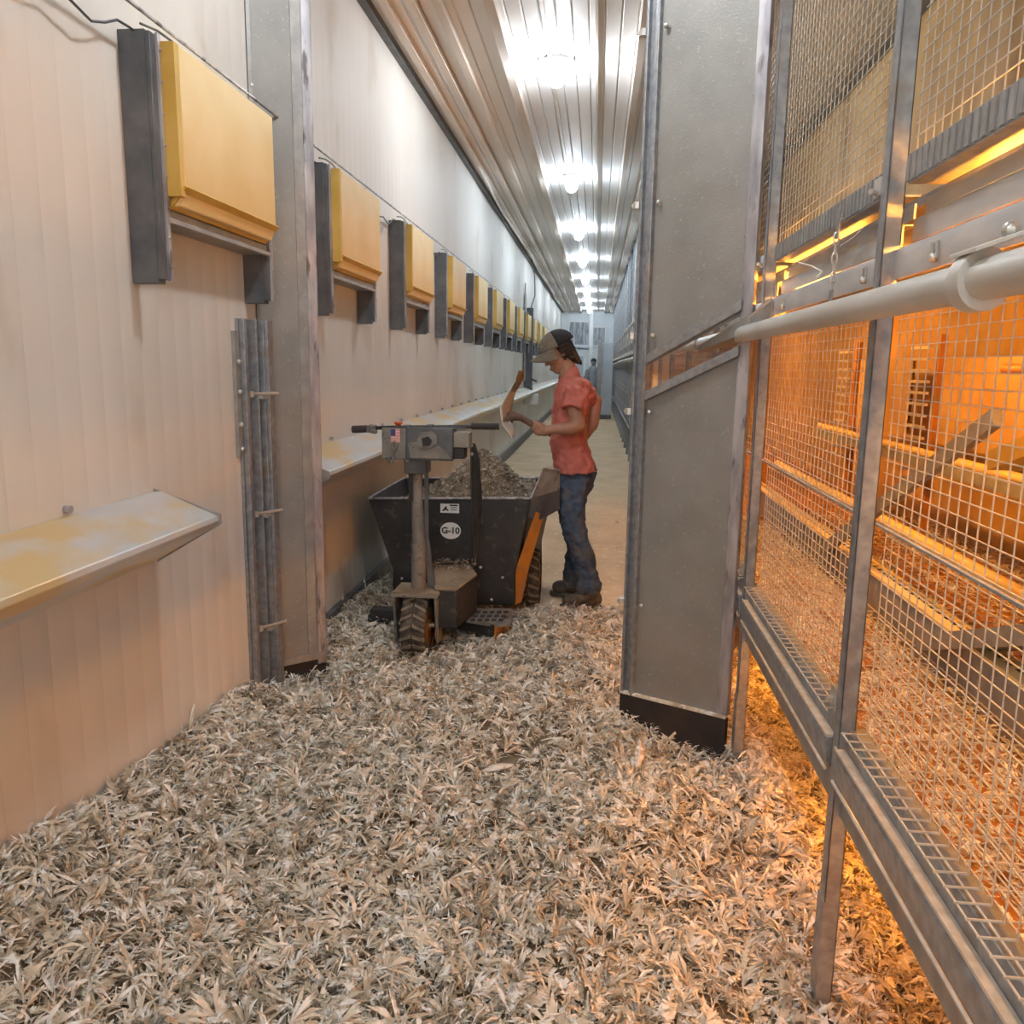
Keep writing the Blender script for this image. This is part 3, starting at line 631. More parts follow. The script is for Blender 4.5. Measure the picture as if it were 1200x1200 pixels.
b = MB(); b.tube([(-.975,4.05,1.19),(-.975,4.05,1.202)], .012, 12); b.tube([(-.975,4.05,1.202),(-.975,4.05,1.21),(-.975,4.05,1.216)], [.014,.021,.021], 14); b.build('emergency_button', M['red'], cart)
b = MB(); b.tube([(-.982+.012*math.cos(a), 3.992, 1.105+.018*math.sin(a)) for a in np.linspace(0,6.28,13)], .006, 6, cap=False); b.tube([(-.982,3.99,1.087),(-.992,3.985,1.05)], .004, 6)
b.tube([(-.998+.010*math.cos(a), 3.985, 1.035+.016*math.sin(a)) for a in np.linspace(0,6.28,13)], .005, 6, cap=False); b.build('key_ring', M['greyp'], cart)
# flag sticker on the control head
b = MB(); b.box((-1.0,3.9965,1.118),(-.955,3.9995,1.185)); fl = b.build('flag_sticker', M['stk'], cart)
MB().box((-1.0,3.995,1.152),(-.977,3.9965,1.185)).build('canton', M['blue'], fl)
b = MB()
for i in range(7):
    z = 1.119+i*.0098; b.box((-1.0 if i < 4 else -.977,3.995,z),(-.955,3.9965,z+.005))
b.build('stripes', M['pinkr'], fl)
# flat upright bar from handlebar down to the hopper
P = [at(551,519,4.1), at(557,520,4.1), at(562,538,4.2), at(565,587,4.66), at(560,640,4.68), at(557,662,4.68), at(554,662,4.68), at(553,600,4.66), at(552,560,4.4)]
MB().prism(P, (0,.012,0)).build('upright_bar', M['dark'], cart, bev=.002)
b = MB(); b.box(tuple(at(552,519,4.09)), tuple(at(556,586,4.66)+Vector((0,0,0)))) if False else None
b.tube([at(552,519,4.09), at(552,560,4.39), at(554,600,4.655), at(557,662,4.67)], .006, 6); b.build('bar_flange', M['greyp'], cart)
b = MB()
for p, Y in (((552,522),4.085),((553,532),4.12),((561,587),4.645),((563,665),4.69),((589,677),4.69),((471,678),4.69),((576,703),4.69)): b.ball(at(*p,Y), .010, nu=10, nv=6)
b.build('bolt', M['chrome'], cart)
# hopper: sheet panels, rim
YN, YF = 4.7, 5.62
n_ = [at(432,584,YN), at(621,584,YN), at(602,670,YN), at(602,709,YN), at(461,706,YN), at(461,668,YN)]
def back(p, k=0): return Vector((p.x+(0 if p.x < -.8 else .10), YF, p.z+.0))
hp = MB().prism(n_, (0,.006,0)).build('hopper', M['black'], cart, bev=.002)
fb = [back(q) for q in n_]
for i, j, nm in ((0,5,'left_side'),(5,4,'left_side_low'),(1,2,'right_side'),(2,3,'right_side_low'),(4,3,'hopper_floor')):
    q = [n_[i], n_[j], fb[j], fb[i]]; nr = (q[1]-q[0]).cross(q[3]-q[0]).normalized()*.005
    MB().prism(q, nr).build(nm, M['black'], hp)
MB().prism(fb, (0,.006,0)).build('front_side', M['black'], hp)
b = MB(); rimp = [n_[0], n_[1], fb[1], fb[0], n_[0]]
for a_, c_ in zip(rimp, rimp[1:]): b.tube([a_, c_], .007, 6)
b.build('rim', M['edge'], hp)
# raised chute lip at the right end
q = [at(622,584,4.72), at(637,549,4.84), at(656,551,4.9), at(656,575,4.88)]
b = MB(); b.prism(q, (0,.006,.0)); b.build('chute_floor', M['greyp'], hp)
q = [at(622,584,4.71), at(656,574,4.87), at(656,597,4.87), at(634,609,4.78), at(617,606,4.72)]
b = MB(); b.prism(q, (0,.006,0)); b.build('chute_side', M['dark'], hp)
b = MB(); b.tube([at(621,586,4.71), at(637,549,4.835), at(656,551,4.895)], .006, 6); b.build('chute_rim', M['edge'], hp)
q = [at(628,600,4.74), at(638,603,4.8), at(619,668,4.78), at(611,706,4.76), at(604,709,4.73), at(603,670,4.73)]
b = MB(); b.prism(q, (0,.10,0)); b.build('orange_frame', M['orange'], cart, bev=.003)
MB().box((-.47,4.72,.10),(-.44,5.5,.16)).build('chassis_rail', M['orange'], cart)
tyre((-.385,5.12,.18), .185, .13, cart, 'drive_wheel_tyre', 18)
# battery box between wheel and hopper
q = [atZ(503,664,.36), atZ(551,664,.36), atZ(559,675,.36), atZ(535,693,.36), atZ(509,692,.36)]
MB().prism(q, (0,0,-.20)).build('battery_box', M['black'], cart, bev=.004)
MB().prism(q, (0,0,.012)).build('dust_layer', M['bed'], cart, bev=.004)
# step plates
zs = .15
q = [atZ(546,727,zs), atZ(557,713,zs), atZ(601,713,zs), atZ(598,731,zs), atZ(584,733,zs)]
gr = MB().prism(q, (0,0,-.012)).build('step_plate', M['greyp'], cart)
b = MB()
for j in range(3):
    for i in range(5):
        px = 558+i*8.2-j*3; py = 716+j*4.6
        b.prism([atZ(px,py,zs+.001), atZ(px+5.5,py,zs+.001), atZ(px+4.5,py+2.8,zs+.001), atZ(px-1,py+2.8,zs+.001)], (0,0,.001))
b.build('grate_opening', M['ink'], gr)
b = MB(); a_, c_ = atZ(534,722,zs), atZ(581,733,zs); b.prism([a_, c_, c_-Vector((0,0,.07)), a_-Vector((0,0,.07))], (0,.012,0)); b.build('step_front', M['black'], cart, bev=.002)
b = MB(); a_, c_ = atZ(581,733,zs), atZ(599,720,zs); b.prism([a_, c_, c_-Vector((0,0,.10)), a_-Vector((0,0,.10))], (-.008,.004,0)); b.build('step_bracket', M['orange'], cart)
b = MB(); b.box((-1.20,4.28,.10),(-.93,4.36,.17)); b.box((-1.21,4.27,.08),(-1.17,4.37,.14)); b.build('left_step', M['black'], cart, bev=.003)
b = MB(); b.box((-.90,4.2,.10),(-.80,4.75,.20)); b.build('chassis', M['black'], cart)
# stickers
c0 = at(528,622,YN-.002); b = MB(); P = [(c0.x+.061*math.cos(a), YN-.002, c0.z+.050*math.sin(a)) for a in np.linspace(0,2*math.pi,37)[:-1]]
bd = MB().prism(P, (0,.002,0)).build('round_badge', M['stk'], cart)
def text(s, loc, size, m, parent, name):
    cu = bpy.data.curves.new('t', 'FONT'); cu.body = s; cu.size = size; cu.align_x = 'CENTER'; cu.align_y = 'CENTER'; cu.extrude = .0006; cu.offset = size*.028
    t = bpy.data.objects.new('t', cu); COL.objects.link(t); dg = bpy.context.evaluated_depsgraph_get()
    me = bpy.data.meshes.new_from_object(t.evaluated_get(dg)); bpy.data.objects.remove(t)
    me.transform(Matrix.Translation(Vector(loc)-Vector(ORG[parent.name])) @ Matrix.Rotation(math.pi/2, 4, 'X')); me.materials.clear(); me.materials.append(m)
    o = bpy.data.objects.new(name, me); COL.objects.link(o); o.parent = parent; ORG[o.name] = ORG[parent.name]; return o
text('G-10', (c0.x, YN-.0032, c0.z), .052, M['ink'], bd, 'badge_text')
a_ = at(516,590,YN-.002); c_ = at(538,601.5,YN-.002)
ws = MB().box((a_.x,YN-.002,c_.z),(c_.x,YN,a_.z)).build('warning_sticker', M['stk'], cart)
b = MB(); x0, z0, W_, H_ = a_.x, c_.z, c_.x-a_.x, a_.z-c_.z
b.prism([(x0+W_*u_,YN-.003,z0+H_*v_) for u_, v_ in ((.08,.2),(.2,.5),(.3,.75),(.36,.7),(.34,.5),(.46,.3),(.40,.2),(.3,.35),(.2,.2))], (0,.0008,0))
b.box((x0+W_*.5,YN-.003,z0+H_*.76),(x0+W_*.92,YN-.0022,z0+H_*.9))
for v_ in (.6,.45,.3): b.box((x0+W_*.55,YN-.003,z0+H_*v_),(x0+W_*.88,YN-.0022,z0+H_*(v_+.05)))
b.build('sticker_print', M['ink'], ws)
# ================================================================= worker
FY = 5.1
wk = thing('person', (-.1, 5.1, 0), 'person in salmon T-shirt, jeans and khaki cap holding a scoop beside the cart', 'person')
def Rg(px, py, Y, rx, ry, rz=0, n=18, tilt=0, e=2.4):     # ring: ellipse across X and Y around the pixel, superellipse exponent e
    c = at(px, py, Y); out = []
    for k in range(n):
        a = 2*math.pi*k/n; ca, sa = math.cos(a), math.sin(a)
        x = abs(ca)**(2/e)*math.copysign(1, ca)*rx; y = abs(sa)**(2/e)*math.copysign(1, sa)*ry
        out.append(Vector((c.x+x, c.y+y, c.z+x*tilt)))
    return out
def loft(mb, L, YY):                # L rows: (py, xl, xr, ry, Y, tilt)
    R = []
    for row in L:
        py, xl, xr, ry = row[:4]; Y = row[4] if len(row) > 4 else YY; tl = row[5] if len(row) > 5 else 0
        s = 1/abs(at(xr, py, Y).x-at(xl, py, Y).x) if False else 1
        rx = (at(xr, py, Y).x-at(xl, py, Y).x)/2; R.append(Rg((xl+xr)/2, py, Y, rx, ry, tilt=tl))
    mb.rings(R)
# --- body: head, neck, trunk core, arms and hands in one surface
hc = at(654.5, 413, 5.12)
pitch = math.radians(30); yawh = math.radians(14)
RH = Matrix.Rotation(yawh, 3, 'Z') @ Matrix.Rotation(-pitch, 3, 'Y')    # local: face towards -x, up z
def hp_(x, y, z): return hc + RH @ Vector((x, y, z))
b = MB()
b.ball(hp_(.012,0,.03), (.094,.074,.088), RH); b.ball(hp_(-.030,0,-.035), (.056,.058,.085), RH); b.ball(hp_(-.05,0,-.085), (.033,.036,.030), RH)
b.ball(hp_(-.070,0,.018), (.020,.052,.018), RH)
b.cap(hp_(-.080,0,.010), .009, hp_(-.099,0,-.028), .012, 10); b.ball(hp_(-.099,0,-.031), (.011,.016,.009), RH, nu=10, nv=8)
b.ball(hp_(-.084,0,-.062), (.012,.022,.007), RH, nu=10, nv=8); b.ball(hp_(-.082,0,-.076), (.012,.020,.007), RH, nu=10, nv=8)
for s in (-1,1):
    b.ball(hp_(-.062,s*.036,-.018), (.022,.022,.020), RH, nu=10, nv=8)
    b.ball(hp_(.008,s*.074,-.004), (.018,.009,.030), RH, nu=10, nv=8)
nk = at(668,447,5.12); b.cap(hp_(.018,0,-.05), .052, nk, .058, 16)
b.cap(nk, .06, at(669,470,5.12), .10, 16); b.cap(at(669,470,5.12), .10, at(671,540,5.12), .095, 16)
LS, LE, LW = at(672,457,4.99), at(683,500,4.93), at(645,503,4.87)
b.cap(at(672,456,5.07), .05, LS, .045); b.cap(LS, .050, at(673,480,4.95), .047); b.cap(at(673,478,4.95), .048, at(678,498,4.93), .043); b.cap(at(677.5,499,4.93), .041, at(668,502,4.9), .040)
b.cap(at(668,502,4.9), .040, LW, .027)
RS, RE, RWp = at(680,458,5.26), at(698,470,5.34), at(686,511,5.30)
b.cap(RS, .045, RE, .042); b.cap(RE, .042, at(694,498,5.33), .040); b.cap(at(694,498,5.33), .038, RWp, .028)
body = None
# left hand (towards camera) closed round the scoop handle; right hand on the hip
def hand(b, wrist, palm_c, fdir, hold, ndir, s=1.0):
    # fdir: across knuckles axis, hold: handle axis point, curl fingers around hold axis
    pass
ha, hbp = at(622.5,497.5,4.86), at(640,505,4.88)           # handle axis through the hand
ax = (hbp-ha).normalized(); hc2 = (ha+hbp)/2+Vector((.0,0,0))
b.cap(LW, .027, hc2+ax*.03+Vector((.01,-.012,-.012)), .028)
b.ball(hc2+ax*.008+Vector((0,-.020,-.012)), (.040,.016,.032), nu=14, nv=10)
side = ax.cross(Vector((0,1,0))).normalized()     # roughly up/down
if side.z < 0: side = -side
for i in range(4):
    c_ = hc2+ax*(-.030+i*.020); rr = .027; r_ = (.0088,.0095,.0092,.008)[i]; pts = []
    for a in np.linspace(-2.2, 1.5+.12*(i % 3), 8): pts.append(c_+(Vector((0,-1,0))*math.cos(a)+side*math.sin(a)*(-1))*rr)
    b.tube(pts, [r_]*7+[r_*.8], 8)
    b.ball(pts[-1], r_*.85, nu=8, nv=6)
b.tube([hc2+ax*.03+Vector((0,-.03,-.002)), hc2+ax*.0+Vector((0,-.030,.018)), hc2-ax*.026+Vector((0,-.022,.027))], [.013,.0105,.009], 8)
b.ball(hc2-ax*.028+Vector((0,-.021,.027)), .009, nu=8, nv=6)
rh = at(680,517,5.29); b.cap(RWp, .028, rh, .026); b.ball(rh+Vector((-.02,.01,-.01)), (.04,.018,.035), nu=12, nv=8)
for i in range(4): b.cap(rh+Vector((-.03,.012,.012-.017*i)), .0085, rh+Vector((-.085+.006*i,.0,-.0-.019*i)), .0075, 8)
b.cap(rh+Vector((0,.0,.02)), .011, rh+Vector((-.02,-.035,.03)), .009, 8)
body = organic('body', b, M['skin'], wk, voxel=.0052, smooth=3)
# face features
b = MB()
for s in (-1,1): b.ball(hp_(-.077,s*.031,.000), (.008,.012,.005), RH, nu=10, nv=8)
b.build('eye', M['ink'], wk)  # eyeballs coloured black for the shade over the eyes
b = MB()
for s in (-1,1):
    b.ball(hp_(-.0815,s*.031,.000), (.005,.009,.0055), RH, nu=8, nv=6); b.tube([hp_(-.090,s*.014,.018),hp_(-.092,s*.03,.022),hp_(-.080,s*.048,.018)], .0035, 6)
b.build('eyebrow', M['hair'], wk)
MB().tube([hp_(-.092,-.02,-.069),hp_(-.097,0,-.068),hp_(-.092,.02,-.069)], .0028, 6).build('mouth', mat('lips', (.33,.12,.10)), wk)
# --- hair: below the cap, back and side
b = MB()
b.ball(hp_(.036,0,-.002), (.056,.083,.060), RH); b.ball(hp_(.030,0,.010), (.045,.085,.042), RH); b.ball(hp_(.052,0,-.055), (.040,.062,.055), RH)
for i in range(16):
    a = -1.9+3.8*i/15; x = .018+.07*math.cos(a); y = .080*math.sin(a)
    x = max(x, .0); b.cap(hp_(x,y,.03), .015, hp_(x+.006,y*.9,-.045-.06*(x>.06)+.02*math.sin(i*2.3)), .009, 8)
hair = organic('hair', b, M['hair'], wk, voxel=.006, smooth=3, noise=.010, nscale=.02)
# --- cap: crown + mesh back + curved brim
b = MB(); R = []
def crown(u_):   # dome in head space
    return u_
def dome(a0, a1, grow=0):
    V = []; Fc = []; nu_, nv_ = 14, 10
    for j in range(nv_+1):
        ph = j/nv_*math.pi/2
        for i in range(nu_+1):
            a = a0+(a1-a0)*i/nu_
            rx = .110+grow; ry = .087+grow; V.append(hp_(.010+rx*math.cos(ph)*math.cos(a), ry*math.cos(ph)*math.sin(a), .038+(.092+grow)*math.sin(ph)**.9))
    for j in range(nv_):
        for i in range(nu_): k = j*(nu_+1)+i; Fc.append((k, k+1, k+nu_+2, k+nu_+1))
    return V, Fc
cp = None
V, Fc = dome(math.radians(95), math.radians(265)); b = MB(); b.add(V, Fc); cp = b.build('cap', M['cap'], wk, sharp=80)
cp.modifiers.new('th', 'SOLIDIFY').thickness = -.004
V, Fc = dome(math.radians(-95), math.radians(95)); b = MB(); b.add(V, Fc); o = b.build('cap_mesh_back', M['capb'], cp, sharp=80); o.modifiers.new('th', 'SOLIDIFY').thickness = -.004
V = []; Fc = []; nb_ = 14
for j in range(6):
    t_ = j/5
    for i in range(nb_+1):
        a = math.radians(112+(248-112)*i/nb_); ex = t_*.078*(math.sin((i/nb_)*math.pi)**.55)
        x = .010+.110*math.cos(a)-ex; y = .090*math.sin(a)*(1+.0*t_)
        V.append(hp_(x, y, .042-.008*t_-.070*abs(y/.087)**2*t_))
for j in range(5):
    for i in range(nb_): k = j*(nb_+1)+i; Fc.append((k, k+1, k+nb_+2, k+nb_+1))
b = MB(); b.add(V, Fc); o = b.build('brim', M['cap'], cp, sharp=80); o.modifiers.new('th', 'SOLIDIFY').thickness = .005
# patch on the cap front-left: dark panel with a small peaked emblem
def dp(a, ph, g=.003): rx, ry = .110+g, .087+g; a = math.radians(a); return hp_(.010+rx*math.cos(ph)*math.cos(a), ry*math.cos(ph)*math.sin(a), .038+(.092+g)*math.sin(ph)**.9)
V = []; Fc = []
for j in range(5):
    for i in range(8): V.append(dp(186+i*6, .14+j*.13))
for j in range(4):
    for i in range(7): k = j*8+i; Fc.append((k, k+1, k+9, k+8))
b = MB(); b.add(V, Fc); o = b.build('cap_patch', mat('patch_grey', (.07,.075,.075), rough=.9), cp, sharp=80)
b = MB(); b.tube([dp(195,.30,.005), dp(201,.50,.005), dp(207,.34,.005), dp(213,.48,.005), dp(220,.30,.005)], .002, 5); b.tube([dp(192,.24,.005), dp(207,.24,.005), dp(224,.24,.005)], .002, 5)
b.build('patch_emblem', mat('emblem_grey', (.30,.31,.30), rough=.9), o)
# --- shirt
b = MB()
loft(b, [(435,656,674.5,.064,5.12,.75),(438.5,655,677,.085,5.12,.62),(443,654,680,.12,5.12,.4),(448,653.5,683,.155,5.12,.15),(454,652,686,.178,5.12),(464,650,690,.182,5.12),(478,648,692,.172,5.12),(492,646.5,688,.16,5.12),(508,646,685,.152,5.12),(520,646,687,.155,5.12),(533,647,693,.165,5.12),(545,649,698,.172,5.12),(552.5,651,700.5,.176,5.12,.06)], FY)
b.cap(at(674,456,5.03), .078, at(673,466,4.98), .079, 16); b.tube([at(674,460,4.995), at(673,472,4.965), at(671.5,481,4.945)], [.078,.077,.076], 18)
b.cap(at(679,456,5.24), .074, at(689,464,5.30), .066, 14)
shirt = organic('shirt', b, M['shirt'], wk, voxel=.007, smooth=4, noise=.034, nscale=.065)
# --- jeans
b = MB()
loft(b, [(545,653,699,.135,5.12),(556,654,699,.14,5.12),(566,654,695,.135,5.12),(576,654.5,692,.12,5.12),(583,655,688,.09,5.12)], FY)
loft(b, [(560,655,694,.08,5.06),(575,654.5,690,.092,5.05),(590,654,686.5,.09,5.04),(604,655,685,.086,5.03),(616,657,686,.083,5.02),(630,662,690,.078,5.02),(647,667.5,695,.076,5.02),(665,672,700.5,.080,5.02),(680,674,703,.084,5.02),(694,676,705,.088,5.02)], FY)
loft(b, [(560,656,694,.08,5.2),(580,656,686,.088,5.22),(600,657,684,.085,5.25),(620,660,685,.08,5.28),(640,664,688,.072,5.30),(655,663,686,.074,5.32),(672,660,684,.08,5.33),(686,659,684,.082,5.34)], FY)
organic('jeans', b, M['denim'], wk, voxel=.0075, smooth=3, noise=.032, nscale=.05)
# --- boots
for nm, hx, tx, py, Y in (('boot',697,666,706,5.02),('boot',678,654,694,5.34)):
    b = MB(); k = 5.02/Y; h_ = at(hx,py,Y); t_ = at(tx,py,Y); h_.z = max(h_.z,.03) ; z0 = .03
    H0 = Vector((h_.x,Y,z0+.045)); T0 = Vector((t_.x,Y-.03,z0+.035))
    b.cap(H0, .048, T0, .042, 14); b.cap(H0+Vector((-.03,0,.02)), .052, T0+Vector((.07,0,.02)), .045, 14); b.cap(H0+Vector((-.02,0,.0)), .05, H0+Vector((-.02,0,.10)), .055, 14)
    o = organic(nm, b, M['boot'], wk, voxel=.007, smooth=4)
    s = MB(); pts = []
    for a in np.linspace(0, 2*math.pi, 24, endpoint=False): 
        L_ = (H0.x-T0.x)/2+.055; cx = (H0.x+T0.x)/2; pts.append((cx+L_*math.cos(a), Y-.015+.05*abs(math.sin(a))**.7*math.copysign(1, math.sin(a)), .005))
    s.prism(pts, (0,0,.03)).build('sole', M['tyre'], o, bev=.004)
# ================================================================= scoop held in the hand
t = thing('scoop', tuple(at(595,485,4.85)), 'pale metal scoop with a brown handle, held up by the person', 'scoop')
def blade(px, th=.004, name='blade', m=None, parent=None, yf=None):
    pass
rows = [(436,608.5,614.5),(443,604.5,612.5),(452,600,607.5),(460,595.5,603.2),(469,590,601),(477.5,585.5,599.5),(486,586.5,597),(494,588,596.5)]
def strip(rows, yf, name, m, parent):
    V = []; Fc = []; nx = 6
    for py, xl, xr in rows:
        for i in range(nx+1):
            s = i/nx; V.append(at(xl+(xr-xl)*s, py, yf(py, s)))
    for j in range(len(rows)-1):
        for i in range(nx): k = j*(nx+1)+i; Fc.append((k, k+1, k+nx+2, k+nx+1))
    b = MB(); b.add(V, Fc); o = b.build(name, m, parent, sharp=60); md = o.modifiers.new('th', 'SOLIDIFY'); md.thickness = .005; return o
strip(rows[1:], lambda py, s: 4.72+.22*s+.04*math.sin((py-436)/60*3), 'blade', M['scoop'], t)
strip([(434.5,608.5,614.8),(443,606,613.5),(450,605,610.5),(456,603.5,606.5),(459.5,602.3,603.5)], lambda py, s: 4.70+.22*s+.04*math.sin((py-436)/60*3), 'dirty_corner', M['crust'], t)
strip([(494,588,596.5),(498,589,600),(503,592,602),(508,596,602),(513.5,600,601.5)], lambda py, s: 4.76+.2*s-.006*(py-494), 'lower_lip', M['scoop'], t)
b = MB(); b.tube([at(597,490,4.88), at(602,487.5,4.88), at(611,489.5,4.88), at(621,495.5,4.87), at(629,500,4.87), at(641,506,4.88), at(646,509,4.88)], [.036,.028,.021,.019,.018,.017,.017], 12)
b.build('handle', M['wood'], t)
# ================================================================= distant person
t = thing('person', (-.12, 26, 0), 'distant person in grey top, facing away at the far end of the aisle', 'person')
b = MB(); x, y = -.12, 26
for s in (-.09,.09): b.cap((x+s,y,.10), .06, (x+s,y,.85), .09, 10)
b.cap((x,y,.9), .15, (x,y,1.35), .17, 14); b.cap((x,y,1.45), .06, (x,y,1.55), .06); b.ball((x,y,1.64), (.085,.10,.115))
for s in (-1,1): b.cap((x+s*.19,y,1.38), .055, (x+s*.24,y-.03,1.08), .045); b.cap((x+s*.24,y-.03,1.08), .042, (x+s*.20,y-.15,.88), .035)
organic('body', b, mat('grey_clothes', (.17,.18,.20), (.25,.26,.28), 5), t, voxel=.02, smooth=3)
b = MB(); b.ball((x,y+.01,1.67), (.092,.105,.10)); organic('hair', b, M['hair'], t, voxel=.015, smooth=2)
b = MB(); b.cap((x,y,1.0), .165, (x,y,1.36), .18, 14); organic('top', b, mat('grey_top', (.30,.32,.35), (.24,.26,.29), 5), t, voxel=.02, smooth=2)
# ================================================================= feather litter
def G(x, y, cx, cy, sx, sy): return np.exp(-((x-cx)/sx)**2-((y-cy)/sy)**2)
def vn(x, y, s, seed):   # cheap smooth noise
    r = np.random.default_rng(seed); out = 0
    for k in range(6):
        a, b_, p = r.uniform(-1,1)*s, r.uniform(-1,1)*s, r.uniform(0,6.28); out = out+np.sin(a*x+b_*y+p)
    return out/6
def hgt(x, y):
    h = .035+.022*vn(x,y,9,1)+.014*vn(x,y,23,2)
    h = h+.07*np.exp(-((x+1.44)/.22)**2)*np.clip((4.3-y)/1.2,0,1)+.05*np.exp(-((x+1.44)/.5)**2)*np.clip((3.9-y)/1.2,0,1)+.12*np.exp(-((x+1.44)/.35)**2)*np.clip((2.5-y)/.8,0,1)
    h = h+.04*G(x,y,-1.0,3.3,.35,.25)+.03*G(x,y,-.98,3.5,.25,.14)+.03*G(x,y,-.75,3.45,.3,.12)+.06*G(x,y,-.25,4.15,.22,.3)+.05*G(x,y,-.20,4.45,.2,.25)+.07*G(x,y,-1.3,4.6,.2,.5)
    h = h+.05*G(x,y,.05,3.6,.25,.7)+.07*G(x,y,.25,2.55,.35,.3)-.035*G(x,y,-.3,2.95,.28,.35)+.05*G(x,y,-.7,2.6,.5,.4)+.09*G(x,y,.6,2.7,.12,.35)
    h = h*(1-.75*G(x,y,-.80,4.2,.28,.40))*(1-.8*G(x,y,-.55,4.45,.22,.25))
    h = h*(1-.9*G(x,y,.30,2.98,.30,.30))*(1-.85*G(x,y,-1.28,3.45,.2,.25))
    far = np.clip((4.98+.12*vn(x,y,6,4)+.3*np.clip(-.9-x,0,1)+.5*np.exp(-((x+1.3)/.25)**2)-y)/.35, 0, 1)
    return np.maximum(h, .004)*far-.004*(1-far)
xs = np.arange(-1.435, 1.28, .02); ys = np.arange(.9, 6.4, .02)
X, Y = np.meshgrid(xs, ys); Z = hgt(X, Y); nx, ny = len(xs), len(ys)
BV = np.stack([X, Y, Z], -1).reshape(-1,3)
ii = (np.arange(ny-1)[:,None]*nx+np.arange(nx-1)[None]).reshape(-1)
BF = np.stack([ii, ii+1, ii+nx+1, ii+nx], 1)
me = bpy.data.meshes.new('litter_bed'); me.from_pydata(BV.tolist(), [], BF.tolist()); me.materials.append(M['bed'])
me.polygons.foreach_set('use_smooth', [True]*len(me.polygons))
o = bpy.data.objects.new('litter_bed', me); COL.objects.link(o); tag(o, 'brown trodden litter heaped over the aisle floor under the feathers', 'litter', kind='stuff')

def template(kind, r):
    V = []; Fc = []
    if kind == 0:      # feather: shaft with jagged vane
        n = 8; bend = r.uniform(-.35,.35); cup = r.uniform(.05,.35)
        C = [np.array([i/n, bend*(i/n)**2, cup*math.sin(math.pi*i/n)*.5]) for i in range(n+1)]
        for i in range(n):
            w_ = .17*math.sin(math.pi*((i+.6)/(n+.4))**.8)+.02
            for s in (-1,1):
                ww = w_*r.uniform(.55,1.2); b0 = len(V)
                V += [C[i], C[i+1], C[i+1]+np.array([.07*r.uniform(.3,1.5), s*ww, -cup*.25*r.uniform(0,1)])]; Fc.append((b0, b0+1, b0+2))
                if r.random() < .7: V.append(C[i]+np.array([.05, s*ww*.85, 0])); Fc.append((b0, b0+2, b0+3))
    elif kind == 1:    # downy tuft
        for k in range(9):
            a = r.uniform(-1.0,1.0); e = r.uniform(-.2,.9); L_ = r.uniform(.45,1); d = np.array([math.cos(a)*math.cos(e), math.sin(a)*math.cos(e), math.sin(e)])
            q = np.cross(d, [0,0,1.]); q = q/np.linalg.norm(q)*.05; b0 = len(V)
            m_ = d*L_*.55+np.array([0,0,.08]); V += [q*.3, m_+q, m_-q, d*L_-np.array([0,0,.12])]; Fc += [(b0, b0+1, b0+2), (b0+1, b0+3, b0+2)]
    else:              # curled shaving / quill
        n = 6; cz = r.uniform(.2,.7); wd = r.uniform(.025,.06); tw = r.uniform(-1.5,1.5)
        for i in range(n+1):
            s = i/n; a = tw*s; V += [np.array([s, wd*math.cos(a)+cz*.4*s*s, cz*s*(1-s)+wd*math.sin(a)]), np.array([s, -wd*math.cos(a)+cz*.4*s*s, cz*s*(1-s)-wd*math.sin(a)])]
        for i in range(n): Fc += [(2*i, 2*i+1, 2*i+3), (2*i, 2*i+3, 2*i+2)]
    return np.array(V), np.array(Fc)
TPL = [template(k, rng) for k in (0,0,0,0,0,1,1,1,1,2,2,2)]
def scatter(name, N_, sample, size, hf, m, lift=.03, tiltmax=.7, parent=None):
    VV = []; FF = []; off = 0
    P = sample(N_); N_ = len(P); T = rng.integers(0, len(TPL), N_)
    for ti, (tv, tf) in enumerate(TPL):
        idx = np.where(T == ti)[0]; k = len(idx)
        if not k: continue
        yaw = rng.uniform(0, 2*np.pi, k); pit = rng.normal(.1, .38, k)*tiltmax/.7; rol = rng.normal(0, .6, k)
        sz = size[0]+(size[1]-size[0])*rng.beta(1.6,3.2,k)
        cy, sy, cp_, sp, cr, sr = np.cos(yaw), np.sin(yaw), np.cos(pit), np.sin(pit), np.cos(rol), np.sin(rol)
        Rz = np.zeros((k,3,3)); Rz[:,0,0]=cy; Rz[:,0,1]=-sy; Rz[:,1,0]=sy; Rz[:,1,1]=cy; Rz[:,2,2]=1
        Ry = np.zeros((k,3,3)); Ry[:,0,0]=cp_; Ry[:,0,2]=-sp; Ry[:,2,0]=sp; Ry[:,2,2]=cp_; Ry[:,1,1]=1
        Rx = np.zeros((k,3,3)); Rx[:,0,0]=1; Rx[:,1,1]=cr; Rx[:,1,2]=-sr; Rx[:,2,1]=sr; Rx[:,2,2]=cr
        Q = Rz @ Ry @ Rx; v = np.einsum('kij,nj->kni', Q, tv-np.array([.5,0,0]))*sz[:,None,None]
        c = P[idx].copy(); c[:,2] += hf(c[:,0], c[:,1])+rng.uniform(0, lift, k)+sz*.10
        v += c[:,None,:]; VV.append(v.reshape(-1,3)); n = len(tv)
        FF.append((tf[None]+(np.arange(k)*n)[:,None,None]).reshape(-1,3)+off); off += k*n
    V = np.concatenate(VV); Fc = np.concatenate(FF)
    me = bpy.data.meshes.new(name); me.vertices.add(len(V)); me.vertices.foreach_set('co', V.astype(np.float32).ravel())
    me.loops.add(Fc.size); me.loops.foreach_set('vertex_index', Fc.astype(np.int32).ravel()); me.polygons.add(len(Fc))
    me.polygons.foreach_set('loop_start', np.arange(0, Fc.size, 3, dtype=np.int32)); me.update(calc_edges=True); me.validate()
    me.materials.append(m); o = bpy.data.objects.new(name, me); COL.objects.link(o)
    return o
